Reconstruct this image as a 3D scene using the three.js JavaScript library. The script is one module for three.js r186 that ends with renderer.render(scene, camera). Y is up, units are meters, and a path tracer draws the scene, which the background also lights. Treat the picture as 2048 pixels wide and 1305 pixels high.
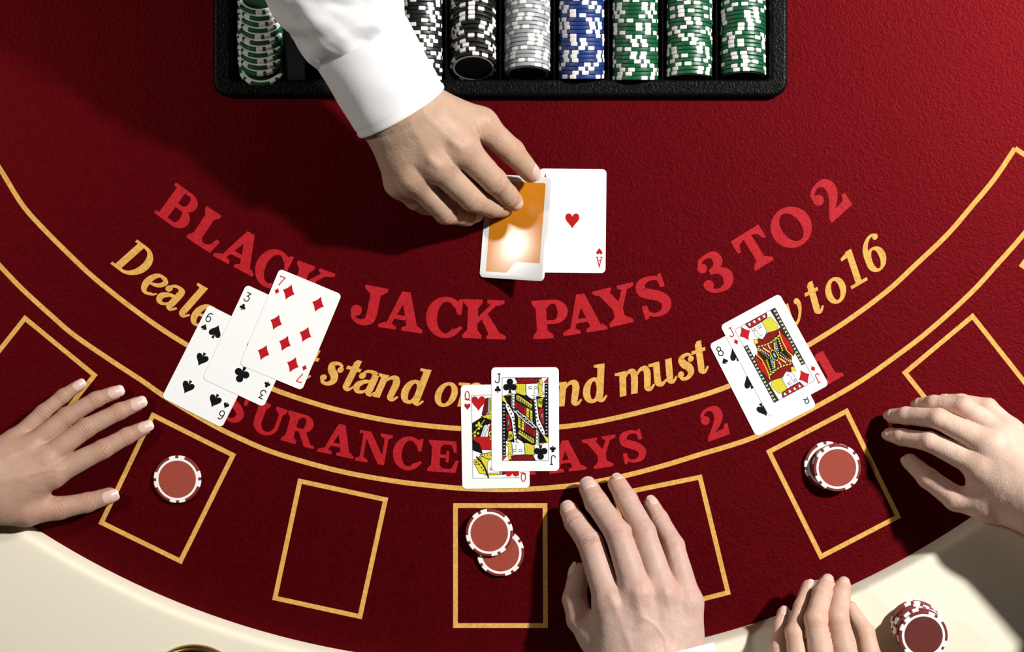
import * as THREE from 'three';
import { mergeGeometries } from 'three/addons/utils/BufferGeometryUtils.js';
import { RoundedBoxGeometry } from 'three/addons/geometries/RoundedBoxGeometry.js';
import { createNoise3D } from 'simplex-noise';

// ------------------------------------------------------------------ camera, light, exposure
const TY = 0.76;                 // height of the felt above the floor
const CAM = 1.5;                 // height of the lens above the felt
const K = 0.00042553;            // metres on the felt for one pixel of the 2048 x 1305 frame
const scene = new THREE.Scene();
scene.background = new THREE.Color(0x000000);
const camera = new THREE.PerspectiveCamera(2 * Math.atan(652.5 * K / CAM) * 180 / Math.PI, 2048 / 1305, 0.05, 20);
camera.position.set(0, TY + CAM, 0);
camera.up.set(0, 0, -1);
camera.lookAt(0, TY, 0);
const renderer = new THREE.WebGLRenderer({ antialias: true });
renderer.toneMapping = THREE.LinearToneMapping;
renderer.toneMappingExposure = 1.0;
renderer.shadowMap.enabled = true;
// the two lamps hang outside the frame; each lamp's light sits in its builder (pendantLamp), with these settings
const LAMP_KEY = { at: [1.68, TY + 1.72, -0.98], power: 35.5, color: [1, 0.97, 0.93], size: 3.6, aim: [0.2, TY, 0.08], cone: 0.42 };
const LAMP_SIDE = { at: [-1.0, TY + 0.95, -0.36], power: 1.35, color: [1, 0.94, 0.86], size: 2.4, aim: [-0.25, TY, 0.05], cone: 0.6 };

// ------------------------------------------------------------------ helpers
let seed = 20240607;
const rnd = () => { seed = (seed + 0x6d2b79f5) | 0; let t = Math.imul(seed ^ (seed >>> 15), 1 | seed); t = (t + Math.imul(t ^ (t >>> 7), 61 | t)) ^ t; return ((t ^ (t >>> 14)) >>> 0) / 4294967296; };
const noise3 = createNoise3D(rnd);
const lerp = (a, b, t) => a + (b - a) * t, clamp = (x, a, b) => Math.min(Math.max(x, a), b);
// a spot of the frame and a height in millimetres above the felt -> millimetres in the place (origin on the felt under the lens)
const at = (px, py, h = 0) => { const f = K * 1000 * (1 - h / (CAM * 1000)); return [(px - 1024) * f, h, (py - 652.5) * f]; };
const fx = (px) => (px - 1024) * K, fz = (py) => (py - 652.5) * K;
const used = new Map();
function numbered(name) { const n = used.get(name) ?? 0; used.set(name, n + 1); return n ? name + '_' + String(n).padStart(3, '0') : name; }
function tag(o, label, category, group, kind) { o.userData = { ...o.userData, label, category }; if (group) o.userData.group = group; if (kind) o.userData.kind = kind; return o; }
function thing(name, label, category, group) { const g = new THREE.Group(); g.name = numbered(name); scene.add(g); return tag(g, label, category, group); }
function part(name, geometry, material, parent, label) {
  const m = new THREE.Mesh(geometry, material); m.name = name; m.castShadow = m.receiveShadow = true; parent.add(m);
  if (label) m.userData.label = label;
  return m;
}
function structure(name, geometry, material, label) { const m = part(name, geometry, material, scene); m.userData = { kind: 'structure', label, category: name.split('_')[0] }; return m; }
const mat = (o) => new THREE.MeshPhysicalMaterial(o);
const lin = (r, g, b) => new THREE.Color().setRGB(r, g, b);

// a tiling noise field, n x n, from octaves [cells, weight]
function tileNoise(n, octaves, salt = 0) {
  const out = new Float32Array(n * n);
  for (const [cells, weight, stretch = 1] of octaves) {
    const cy = Math.max(1, Math.round(cells / stretch)), grid = new Float32Array(cells * cy);
    for (let i = 0; i < grid.length; i++) grid[i] = rnd() * 2 - 1;
    for (let y = 0; y < n; y++) for (let x = 0; x < n; x++) {
      const u = x / n * cells, v = y / n * cy, i = Math.floor(u), j = Math.floor(v), a = u - i, b = v - j, sa = a * a * (3 - 2 * a), sb = b * b * (3 - 2 * b);
      const i1 = (i + 1) % cells, j1 = (j + 1) % cy;
      out[y * n + x] += weight * lerp(lerp(grid[j * cells + i], grid[j * cells + i1], sa), lerp(grid[j1 * cells + i], grid[j1 * cells + i1], sa), sb);
    }
  }
  return out;
}
function dataTexture(n, field, rgb, metres, srgb) {
  const d = new Uint8Array(n * n * 4);
  for (let i = 0; i < n * n; i++) { const c = rgb(field[i], i); d[i * 4] = clamp(c[0], 0, 255); d[i * 4 + 1] = clamp(c[1], 0, 255); d[i * 4 + 2] = clamp(c[2], 0, 255); d[i * 4 + 3] = 255; }
  const t = new THREE.DataTexture(d, n, n); t.wrapS = t.wrapT = THREE.RepeatWrapping; t.magFilter = THREE.LinearFilter; t.minFilter = THREE.LinearMipmapLinearFilter; t.generateMipmaps = true;
  if (srgb) t.colorSpace = THREE.SRGBColorSpace;
  t.repeat.set(1 / metres, 1 / metres); t.needsUpdate = true;
  return t;
}
const grey = (f) => { const v = 128 + f * 127; return [v, v, v]; };

// ------------------------------------------------------------------ materials
const feltField = tileNoise(1024, [[430, 0.42], [260, 0.36], [150, 0.24], [60, 0.05], [5, 0.05]]);
const feltTone = dataTexture(1024, feltField, (f) => { const k = 1 + 0.6 * f; return [222 * k, 210 * k, 210 * k]; }, 0.41, true);
const inkTone = dataTexture(1024, feltField, (f) => { const k = 1 + 0.14 * f; return [232 * k, 228 * k, 226 * k]; }, 0.41, true);
const feltBump = dataTexture(1024, feltField, grey, 0.41);
const M = {
  felt: mat({ color: lin(0.032, 0.0003, 0.0014), map: feltTone, bumpMap: feltBump, bumpScale: 0.00028, roughness: 0.56, ior: 1.82, specularIntensity: 1, specularColor: lin(1, 0.03, 0.05) }),
  yellowInk: mat({ color: lin(0.80, 0.47, 0.11), map: inkTone, bumpMap: feltBump, bumpScale: 0.0002, roughness: 0.75, specularIntensity: 0.4 }),
  redInk: mat({ color: lin(0.50, 0.0095, 0.019), map: inkTone, bumpMap: feltBump, bumpScale: 0.0002, roughness: 0.6, specularIntensity: 0.4 }),
  board: mat({ color: lin(0.05, 0.022, 0.012), roughness: 0.5 }),
  cream: mat({ color: lin(0.80, 0.745, 0.60), roughness: 0.42, specularIntensity: 0.5 }),
  brass: mat({ color: lin(0.42, 0.28, 0.07), metalness: 1, roughness: 0.28 }),
  darkBrass: mat({ color: lin(0.10, 0.065, 0.02), metalness: 0.8, roughness: 0.5 }),
  card: mat({ color: lin(0.9, 0.9, 0.9), roughness: 0.35, specularIntensity: 0.5 }),
  cotton: mat({ color: lin(0.79, 0.79, 0.805), roughness: 0.85, specularIntensity: 0.2 }),
  dark: mat({ color: lin(0.03, 0.03, 0.035), roughness: 0.8 }),
  chipWhite: mat({ color: lin(0.88, 0.87, 0.84), roughness: 0.42 }),
};
{ // fine leather grain for the vinyl, the tray and the skin
  const f = tileNoise(512, [[150, 0.4], [75, 0.35], [30, 0.2], [8, 0.12]]);
  M.cream.bumpMap = dataTexture(512, f, grey, 0.16); M.cream.bumpScale = 0.00006;
  const g = tileNoise(512, [[170, 0.55], [85, 0.4]]);
  M.tray = mat({ color: lin(0.003, 0.003, 0.003), roughness: 0.4, specularIntensity: 0.2, bumpMap: dataTexture(512, g, grey, 0.12), bumpScale: 0.0005 });
  M.trough = mat({ color: lin(0.004, 0.004, 0.004), roughness: 0.95, specularIntensity: 0.04 });
  const s = tileNoise(512, [[190, 0.4], [96, 0.35], [48, 0.2]]);
  M.skinBump = dataTexture(512, s, grey, 0.06);
  const w = tileNoise(512, [[256, 0.5], [256, 0.4, 8], [30, 0.12]]);
  M.cotton.bumpMap = dataTexture(512, w, grey, 0.1); M.cotton.bumpScale = 0.00008;
}

// ------------------------------------------------------------------ the room, outside the frame
{
  const box = (w, h, d, x, y, z) => new THREE.BoxGeometry(w, h, d).translate(x, y, z);
  const wallMat = mat({ color: lin(0.05, 0.04, 0.035), roughness: 0.9 }), floorMat = mat({ color: lin(0.03, 0.015, 0.012), roughness: 0.95 });
  structure('floor', box(5.4, 0.1, 5.4, 0, -0.05, 0), floorMat, 'dark carpeted floor under the gaming table');
  structure('ceiling', box(5.4, 0.1, 5.4, 0, 3.05, 0), wallMat, 'dark ceiling above the gaming table');
  structure('wall_left', box(0.1, 3, 5.4, -2.65, 1.5, 0), wallMat, 'dark plain wall');
  structure('wall_right', box(0.1, 3, 5.4, 2.65, 1.5, 0), wallMat, 'dark plain wall');
  structure('wall_back', box(5.2, 3, 0.1, 0, 1.5, -2.65), wallMat, 'dark plain wall');
  structure('wall_front', box(5.2, 3, 0.1, 0, 1.5, 2.65), wallMat, 'dark plain wall');
}
function pendantLamp(L, label) {
  const t = thing('pendant_lamp', label, 'lamp', null);
  t.position.set(...L.at);
  const profile = [[0.03, 0.16], [0.05, 0.15], [0.09, 0.09], [0.13, 0.0], [0.15, -0.03], [0.146, -0.03], [0.126, 0.0], [0.086, 0.088], [0.046, 0.145]].map(([x, y]) => new THREE.Vector2(x, y));
  part('lamp_shade', new THREE.LatheGeometry(profile, 40), M.dark, t);
  part('cord', new THREE.CylinderGeometry(0.004, 0.004, 3.0 - L.at[1] - 0.15, 10).translate(0, 0.15 + (3.0 - L.at[1] - 0.15) / 2, 0), M.dark, t);
  const glow = mat({ color: lin(0.9, 0.9, 0.9), emissive: lin(...L.color), emissiveIntensity: 3, roughness: 0.5 });
  part('bulb', new THREE.SphereGeometry(0.045, 24, 16), glow, t);
  const s = new THREE.SpotLight(lin(...L.color), L.power, 0, L.cone, 0.7, 2);
  s.position.set(0, 0, 0); s.castShadow = true; s.shadow.radius = L.size; s.shadow.mapSize.set(2048, 2048); s.shadow.camera.near = 0.1; s.shadow.camera.far = 4;
  s.target.position.set(L.aim[0] - L.at[0], L.aim[1] - L.at[1], L.aim[2] - L.at[2]);
  t.add(s); t.add(s.target);
}
pendantLamp(LAMP_KEY, 'bright hanging lamp above the dealer side, by the green chips');
pendantLamp(LAMP_SIDE, 'dimmer hanging lamp above the player at the single red chip');

// ------------------------------------------------------------------ the table
const table = thing('gaming_table', 'curved card table with burgundy felt, yellow and red print and cream padded rail', 'table');
const ARC = { x: fx(990), z: fz(-362), r: 1690 * K };
const TRAY = { x0: fx(428), x1: fx(1573), z1: fz(196), z0: fz(196) - 0.24 };
const BACK = -0.60;                                        // the straight dealer side
let felt;
{
  const a0 = Math.asin((BACK - ARC.z) / ARC.r);            // where the arc meets the straight side
  const outline = (r, inset = 0) => {
    const s = new THREE.Shape(), n = 160;
    for (let i = 0; i <= n; i++) { const a = a0 + (Math.PI - 2 * a0) * i / n, x = ARC.x + r * Math.cos(a), z = ARC.z + r * Math.sin(a); i ? s.lineTo(x, -z) : s.moveTo(x, -z); }
    s.closePath();
    const h = new THREE.Path(), e = 0.004 + inset;
    h.moveTo(TRAY.x0 + e, -TRAY.z0 - e); h.lineTo(TRAY.x0 + e, -TRAY.z1 + e); h.lineTo(TRAY.x1 - e, -TRAY.z1 + e); h.lineTo(TRAY.x1 - e, -TRAY.z0 - e); h.closePath();
    s.holes.push(h);
    return s;
  };
  const slab = (r, y0, y1) => new THREE.ExtrudeGeometry(outline(r), { depth: y1 - y0, bevelEnabled: false, curveSegments: 8 }).rotateX(-Math.PI / 2).translate(0, y0, 0);
  felt = part('felt', slab(ARC.r + 0.012, TY - 0.003, TY), M.felt, table, 'burgundy wool felt with printed lines and lettering');
  part('board', slab(ARC.r + 0.012, TY - 0.04, TY - 0.003), M.board, table);
  // padded rail: a profile swept round the arc
  const prof = [[0, -3], [0.3, 0], [1.2, 5], [2.4, 10], [3.8, 14.5], [5.4, 17], [8, 18.3], [14, 19], [35, 19.8], [60, 20.2], [90, 20.2], [120, 19.2], [145, 16], [160, 10], [168, 0], [170, -14], [166, -34], [150, -42], [0, -42], [0, -3]];
  const n = 180, pos = [], uv = [], idx = [];
  const curve = new THREE.CatmullRomCurve3(prof.slice(0, -2).map(([d, h]) => new THREE.Vector3(d, h, 0)), false, 'centripetal').getPoints(90).map((v) => [v.x, v.y]).concat([[0, -42], [0, -3]]);
  for (let i = 0; i <= n; i++) {
    const a = a0 + (Math.PI - 2 * a0) * i / n; let len = 0;
    curve.forEach(([d, h], j) => {
      const r = ARC.r + d / 1000; pos.push(ARC.x + r * Math.cos(a), TY + h / 1000, ARC.z + r * Math.sin(a));
      if (j) len += Math.hypot(d - curve[j - 1][0], h - curve[j - 1][1]) / 1000;
      uv.push(a * ARC.r, len);
    });
  }
  const m = curve.length;
  for (let i = 0; i < n; i++) for (let j = 0; j < m - 1; j++) { const p = i * m + j; idx.push(p, p + 1, p + m, p + 1, p + m + 1, p + m); }
  const g = new THREE.BufferGeometry(); g.setAttribute('position', new THREE.Float32BufferAttribute(pos, 3)); g.setAttribute('uv', new THREE.Float32BufferAttribute(uv, 2)); g.setIndex(idx); g.computeVertexNormals();
  part('rail', g, M.cream, table, 'cream padded vinyl arm rest');
  const leg = new THREE.LatheGeometry([[0, 0], [0.3, 0], [0.3, 0.03], [0.12, 0.08], [0.09, 0.2], [0.09, 0.6], [0.2, TY - 0.041], [0, TY - 0.041]].map(([x, y]) => new THREE.Vector2(x, y)), 40);
  part('pedestal', leg, M.board, table).position.set(0, 0, -0.08);
}

// ------------------------------------------------------------------ print on the felt
const INK = TY + 0.00012;
function ribbon(points, width, closed, y = INK) {                     // a flat line of even width through points [x, z]
  const v = points.map(([x, z]) => new THREE.Vector2(x, z)), n = v.length, pos = [], uv = [], idx = [];
  for (let i = 0; i < n; i++) {
    const p = v[i], a = closed ? v[(i + n - 1) % n] : v[Math.max(i - 1, 0)], b = closed ? v[(i + 1) % n] : v[Math.min(i + 1, n - 1)];
    const d1 = p.clone().sub(a).normalize(), d2 = b.clone().sub(p).normalize();
    if (!d1.lengthSq()) d1.copy(d2); if (!d2.lengthSq()) d2.copy(d1);
    const t = d1.clone().add(d2).normalize(), nrm = new THREE.Vector2(-t.y, t.x), k = width / 2 / Math.max(0.4, nrm.dot(new THREE.Vector2(-d1.y, d1.x)));
    for (const s of [1, -1]) { pos.push(p.x + nrm.x * k * s, y, p.y + nrm.y * k * s); uv.push(pos.at(-3), pos.at(-1)); }
    if (i < n - 1 || closed) { const q = i * 2, r = ((i + 1) % n) * 2; idx.push(q, r, q + 1, q + 1, r, r + 1); }
  }
  const g = new THREE.BufferGeometry(); g.setAttribute('position', new THREE.Float32BufferAttribute(pos, 3)); g.setAttribute('uv', new THREE.Float32BufferAttribute(uv, 2));
  g.setAttribute('normal', new THREE.Float32BufferAttribute(pos.map((_, i) => (i % 3 === 1 ? 1 : 0)), 3)); g.setIndex(idx);
  return g;
}
const flat = (list) => list.map(([x, y]) => [fx(x), fz(y)]);
const smooth = (list, n) => new THREE.CatmullRomCurve3(list.map(([x, y]) => new THREE.Vector3(fx(x), 0, fz(y))), false, 'centripetal').getPoints(n).map((v) => [v.x, v.z]);
{
  const A = [[-120, 150], [-60, 250], [0, 338], [47, 413], [89, 460], [133, 504], [178, 547], [231, 591], [284, 631], [327, 661], [375, 691], [460, 739], [547, 779], [600, 798], [672, 819.5], [766, 840], [832, 849.5], [918, 857.5], [1020, 860], [1121, 854.5], [1200, 843], [1361, 804], [1457, 773], [1540, 735], [1618, 690], [1700, 638], [1780, 577.6], [1828, 533], [1896, 468], [1944, 412], [1988, 359], [2030, 297]];
  const B = [[-140, 360], [-60, 465], [0, 532], [44, 578], [107, 635.5], [142, 666], [213, 715.5], [284, 762], [330, 794], [430, 853], [479, 877], [537, 902], [625, 929], [698, 947], [796, 964], [840, 969.5], [925, 977.5], [1009, 980], [1080, 977.5], [1160, 969.5], [1246, 953], [1330, 931], [1392, 912], [1511, 874], [1630, 815], [1720, 763.4], [1780, 721.5], [1852, 667], [1944, 584], [1997, 526], [2048, 468], [2130, 360]];
  part('arc_line', mergeGeometries([ribbon(smooth(A, 260), 0.0042), ribbon(flat([[2030, 297], [2140, 370]]), 0.0042, false, INK + 0.00001)]), M.yellowInk, felt, 'upper yellow arc printed on felt');
  part('arc_line', ribbon(smooth(B, 260), 0.0042), M.yellowInk, felt, 'lower yellow arc printed on felt');
  const boxes = [
    [[50, 637], [189, 751], [36, 944], [-103, 830]], [[306, 831], [466, 911], [361, 1123], [203, 1046]], [[600, 963], [771, 1000], [720, 1234], [550, 1197]], [[911, 1012], [1090, 1012], [1091, 1252], [911, 1252]],
    [[1229, 990], [1400, 955], [1456, 1186], [1284, 1230]], [[1538, 904], [1693, 823], [1796, 1034], [1642, 1114]], [[1945, 633], [1810, 746], [1961, 935], [2094, 822]], [[2044, 531], [2150, 390], [2340, 540], [2240, 670]],
  ];
  for (const b of boxes) part('betting_box', ribbon(flat(b), 0.0040, true), M.yellowInk, felt);
}
// glyphs: each is a list of filled pieces in units of the capital height, the baseline at y = 0
class Glyph {
  constructor(w) { this.w = w; this.tri = []; this.layer = 0; }
  poly(pts) { const f = THREE.ShapeUtils.triangulateShape(pts.map(([x, y]) => new THREE.Vector2(x, y)), []); this.layer++; for (const t of f) this.tri.push([...t.map((i) => pts[i]), this.layer]); return this; }
  rect(x0, y0, x1, y1) { return this.poly([[x0, y0], [x1, y0], [x1, y1], [x0, y1]]); }
  strip(outer, inner) { this.layer++; for (let i = 0; i < outer.length - 1; i++) this.tri.push([outer[i], outer[i + 1], inner[i], this.layer], [inner[i], outer[i + 1], inner[i + 1], this.layer]); return this; }
  arc(cx, cy, rx, ry, ix, iy, a0, a1, icx = cx, icy = cy) { const o = [], q = [], n = 48; for (let i = 0; i <= n; i++) { const a = (a0 + (a1 - a0) * i / n) * Math.PI / 180; o.push([cx + rx * Math.cos(a), cy + ry * Math.sin(a)]); q.push([icx + ix * Math.cos(a), icy + iy * Math.sin(a)]); } return this.strip(o, q); }
  ball(cx, cy, r) { const p = []; for (let i = 0; i < 28; i++) p.push([cx + r * Math.cos(i / 14 * Math.PI), cy + r * Math.sin(i / 14 * Math.PI)]); return this.poly(p); }
  pen(pts) {                                           // a stroke through [x, y, width]
    const c = new THREE.CatmullRomCurve3(pts.map(([x, y, w]) => new THREE.Vector3(x, y, w)), false, 'centripetal').getPoints(60), o = [], q = [];
    c.forEach((p, i) => { const a = c[Math.max(i - 1, 0)], b = c[Math.min(i + 1, c.length - 1)], dx = b.x - a.x, dy = b.y - a.y, l = Math.hypot(dx, dy) || 1; o.push([p.x - dy / l * p.z / 2, p.y + dx / l * p.z / 2]); q.push([p.x + dy / l * p.z / 2, p.y - dx / l * p.z / 2]); });
    return this.strip(o, q);
  }
  line(x0, y0, x1, y1, w) { return this.pen([[x0, y0, w], [(x0 + x1) / 2, (y0 + y1) / 2, w], [x1, y1, w]]); }
  serif(x0, x1, y, stem0, stem1, up = 1, t = 0.11, k = 0.1) { return this.poly([[x0, y], [x1, y], [x1, y + up * t * 0.8], [stem1 + 0.01, y + up * (t + k)], [stem0 - 0.01, y + up * (t + k)], [x0, y + up * t * 0.8]]); }
  stem(x0, x1, s0, s1) { return this.rect(x0, 0, x1, 1).serif(s0, s1, 0, x0, x1, 1).serif(s0, s1, 1, x0, x1, -1); }
  geometry(scale, slant = 0) {                          // flat triangles, x to the right and z towards the reader, centred on the width
    const pos = [];
    for (const t of this.tri) {
      const p = t.slice(0, 3).map(([x, y]) => [(x - this.w / 2 + slant * y) * scale, y * scale]);
      const area = (p[1][0] - p[0][0]) * (p[2][1] - p[0][1]) - (p[1][1] - p[0][1]) * (p[2][0] - p[0][0]);
      if (Math.abs(area) < 1e-14) continue;
      for (const i of area > 0 ? [0, 1, 2] : [0, 2, 1]) pos.push(p[i][0], t[3] * 0.000012, -p[i][1]);
    }
    return pos;
  }
}
const SLAB = {
  B: () => new Glyph(0.92).rect(0.1, 0, 0.37, 1).rect(0, 0, 0.3, 0.1).rect(0, 0.9, 0.3, 1).rect(0.3, 0.9, 0.55, 1).rect(0.3, 0.46, 0.58, 0.58).rect(0.3, 0, 0.58, 0.11).arc(0.54, 0.745, 0.31, 0.255, 0.07, 0.15, -90, 90).arc(0.57, 0.285, 0.35, 0.285, 0.08, 0.175, -90, 90),
  L: () => new Glyph(0.84).stem(0.1, 0.37, 0, 0.48).rect(0.3, 0, 0.78, 0.13).poly([[0.5, 0.1], [0.78, 0], [0.84, 0.4], [0.73, 0.4], [0.66, 0.2]]),
  A: () => new Glyph(1.18).poly([[0.17, 0.05], [0.30, 0.05], [0.66, 0.86], [0.66, 1], [0.50, 1]]).poly([[0.50, 1], [0.72, 1], [1.06, 0.05], [0.77, 0.05], [0.54, 0.76]]).rect(0.36, 0.27, 0.84, 0.38).serif(0, 0.47, 0, 0.17, 0.30, 1, 0.1, 0.06).serif(0.62, 1.18, 0, 0.78, 1.05, 1, 0.1, 0.06),
  C: () => new Glyph(0.96).arc(0.5, 0.5, 0.5, 0.53, 0.235, 0.405, 42, 318, 0.52).poly([[0.80, 0.60], [0.90, 0.60], [0.92, 1.0], [0.84, 1.0], [0.74, 0.90], [0.70, 0.84]]).poly([[0.69, 0.2], [0.86, 0.15], [0.96, 0.26], [0.91, 0.31], [0.78, 0.24]]),
  K: () => new Glyph(1.14).stem(0.12, 0.39, 0, 0.5).poly([[0.36, 0.36], [0.36, 0.52], [0.76, 0.93], [0.93, 0.93]]).poly([[0.44, 0.58], [0.60, 0.70], [1.04, 0.06], [0.72, 0.06]]).serif(0.62, 1.07, 1, 0.76, 0.92, -1, 0.1, 0.04).serif(0.63, 1.14, 0, 0.75, 1.02, 1, 0.1, 0.05),
  J: () => new Glyph(0.9).rect(0.43, 0.24, 0.70, 1).serif(0.26, 0.86, 1, 0.43, 0.70, -1).pen([[0.565, 0.3, 0.27], [0.53, 0.13, 0.25], [0.40, 0.035, 0.17], [0.23, 0.03, 0.12], [0.1, 0.12, 0.1], [0.065, 0.26, 0.1]]).ball(0.15, 0.3, 0.145),
  P: () => new Glyph(0.93).stem(0.1, 0.37, 0, 0.52).rect(0.3, 0.89, 0.58, 1).rect(0.3, 0.37, 0.58, 0.47).arc(0.56, 0.685, 0.37, 0.315, 0.1, 0.21, -90, 90),
  Y: () => new Glyph(1.1).rect(0.42, 0, 0.69, 0.5).serif(0.24, 0.88, 0, 0.42, 0.69).poly([[0.10, 0.95], [0.40, 0.95], [0.69, 0.47], [0.69, 0.36], [0.42, 0.42]]).poly([[0.80, 0.95], [0.95, 0.95], [0.69, 0.42], [0.58, 0.52]]).serif(0, 0.50, 1, 0.12, 0.38, -1, 0.1, 0.04).serif(0.66, 1.1, 1, 0.79, 0.95, -1, 0.1, 0.04),
  S: () => new Glyph(0.84).pen([[0.72, 0.74, 0.08], [0.63, 0.90, 0.1], [0.42, 0.96, 0.12], [0.20, 0.88, 0.22], [0.17, 0.70, 0.25], [0.36, 0.57, 0.26], [0.55, 0.46, 0.26], [0.67, 0.29, 0.25], [0.60, 0.11, 0.2], [0.40, 0.035, 0.11], [0.20, 0.10, 0.1], [0.10, 0.28, 0.08]]).poly([[0.64, 0.66], [0.76, 0.66], [0.76, 1.0], [0.68, 1.0], [0.62, 0.88]]).poly([[0.18, 0.34], [0.05, 0.34], [0.04, 0], [0.12, 0], [0.2, 0.12]]),
  3: () => new Glyph(0.82).pen([[0.10, 0.72, 0.1], [0.18, 0.90, 0.11], [0.38, 0.965, 0.11], [0.57, 0.90, 0.22], [0.60, 0.74, 0.25], [0.50, 0.61, 0.18], [0.30, 0.55, 0.12]]).pen([[0.30, 0.55, 0.12], [0.54, 0.50, 0.18], [0.68, 0.32, 0.27], [0.60, 0.10, 0.22], [0.38, 0.03, 0.11], [0.17, 0.10, 0.11], [0.07, 0.27, 0.1]]).ball(0.16, 0.72, 0.125).ball(0.14, 0.26, 0.135),
  2: () => new Glyph(0.84).pen([[0.09, 0.66, 0.1], [0.15, 0.87, 0.11], [0.36, 0.96, 0.11], [0.58, 0.87, 0.24], [0.61, 0.67, 0.27], [0.48, 0.45, 0.22], [0.25, 0.23, 0.14], [0.09, 0.06, 0.13]]).ball(0.17, 0.66, 0.14).poly([[0.02, 0], [0.74, 0], [0.80, 0.36], [0.69, 0.36], [0.62, 0.23], [0.3, 0.21], [0.06, 0.12]]),
  T: () => new Glyph(0.98).rect(0.36, 0, 0.63, 1).serif(0.17, 0.82, 0, 0.36, 0.63).rect(0, 0.88, 0.98, 1).poly([[0, 1], [0, 0.62], [0.10, 0.62], [0.17, 0.8], [0.4, 0.88]]).poly([[0.98, 1], [0.98, 0.62], [0.88, 0.62], [0.81, 0.8], [0.58, 0.88]]),
  O: () => new Glyph(1.06).arc(0.53, 0.5, 0.53, 0.53, 0.25, 0.40, 0, 360),
  I: () => new Glyph(0.54).stem(0.13, 0.41, 0, 0.54),
  N: () => new Glyph(1.08).rect(0.13, 0, 0.25, 1).serif(0, 0.40, 0, 0.13, 0.25, 1, 0.1, 0.05).rect(0, 0.9, 0.3, 1).poly([[0.1, 1], [0.37, 1], [0.94, 0.16], [0.94, 0], [0.74, 0]]).rect(0.83, 0, 0.95, 1).serif(0.68, 1.08, 1, 0.83, 0.95, -1, 0.1, 0.05),
  U: () => new Glyph(1.06).rect(0.11, 0.34, 0.38, 1).serif(0, 0.48, 1, 0.11, 0.38, -1).rect(0.83, 0.36, 0.96, 1).serif(0.67, 1.06, 1, 0.82, 0.96, -1).arc(0.535, 0.36, 0.425, 0.39, 0.225, 0.26, 180, 360, 0.605),
  R: () => new Glyph(1.1).stem(0.11, 0.38, 0, 0.5).rect(0.3, 0.89, 0.58, 1).rect(0.3, 0.42, 0.6, 0.53).arc(0.57, 0.71, 0.33, 0.29, 0.07, 0.185, -90, 90).poly([[0.46, 0.48], [0.72, 0.48], [0.97, 0.10], [1.1, 0.10], [1.1, 0], [0.77, 0]]),
  E: () => new Glyph(0.98).stem(0.11, 0.38, 0, 0.5).rect(0.3, 0, 0.9, 0.12).rect(0.3, 0.88, 0.86, 1).rect(0.3, 0.45, 0.62, 0.56).rect(0.57, 0.32, 0.66, 0.69).poly([[0.6, 0.95], [0.86, 1], [0.9, 0.64], [0.81, 0.64], [0.74, 0.84]]).poly([[0.6, 0.05], [0.9, 0], [0.98, 0.40], [0.88, 0.40], [0.78, 0.17]]),
  1: () => new Glyph(0.72).rect(0.24, 0, 0.51, 1).serif(0.04, 0.70, 0, 0.24, 0.51).poly([[0.04, 0.78], [0.04, 0.86], [0.3, 1], [0.3, 0.8]]),
};
const XH = 0.68;                                        // height of the small letters of the italic
const hook = (g, x, w = 0.19) => g.pen([[x, 0.2, w], [x + 0.005, 0.09, w * 0.95], [x + 0.09, 0.025, 0.1], [x + 0.2, 0.14, 0.06]]);
const flag = (g, x0, x1, y) => g.poly([[x0 - 0.13, y], [x1, y], [x1, y - 0.12], [x0, y - 0.10], [x0 - 0.13, y - 0.07]]);
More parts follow.
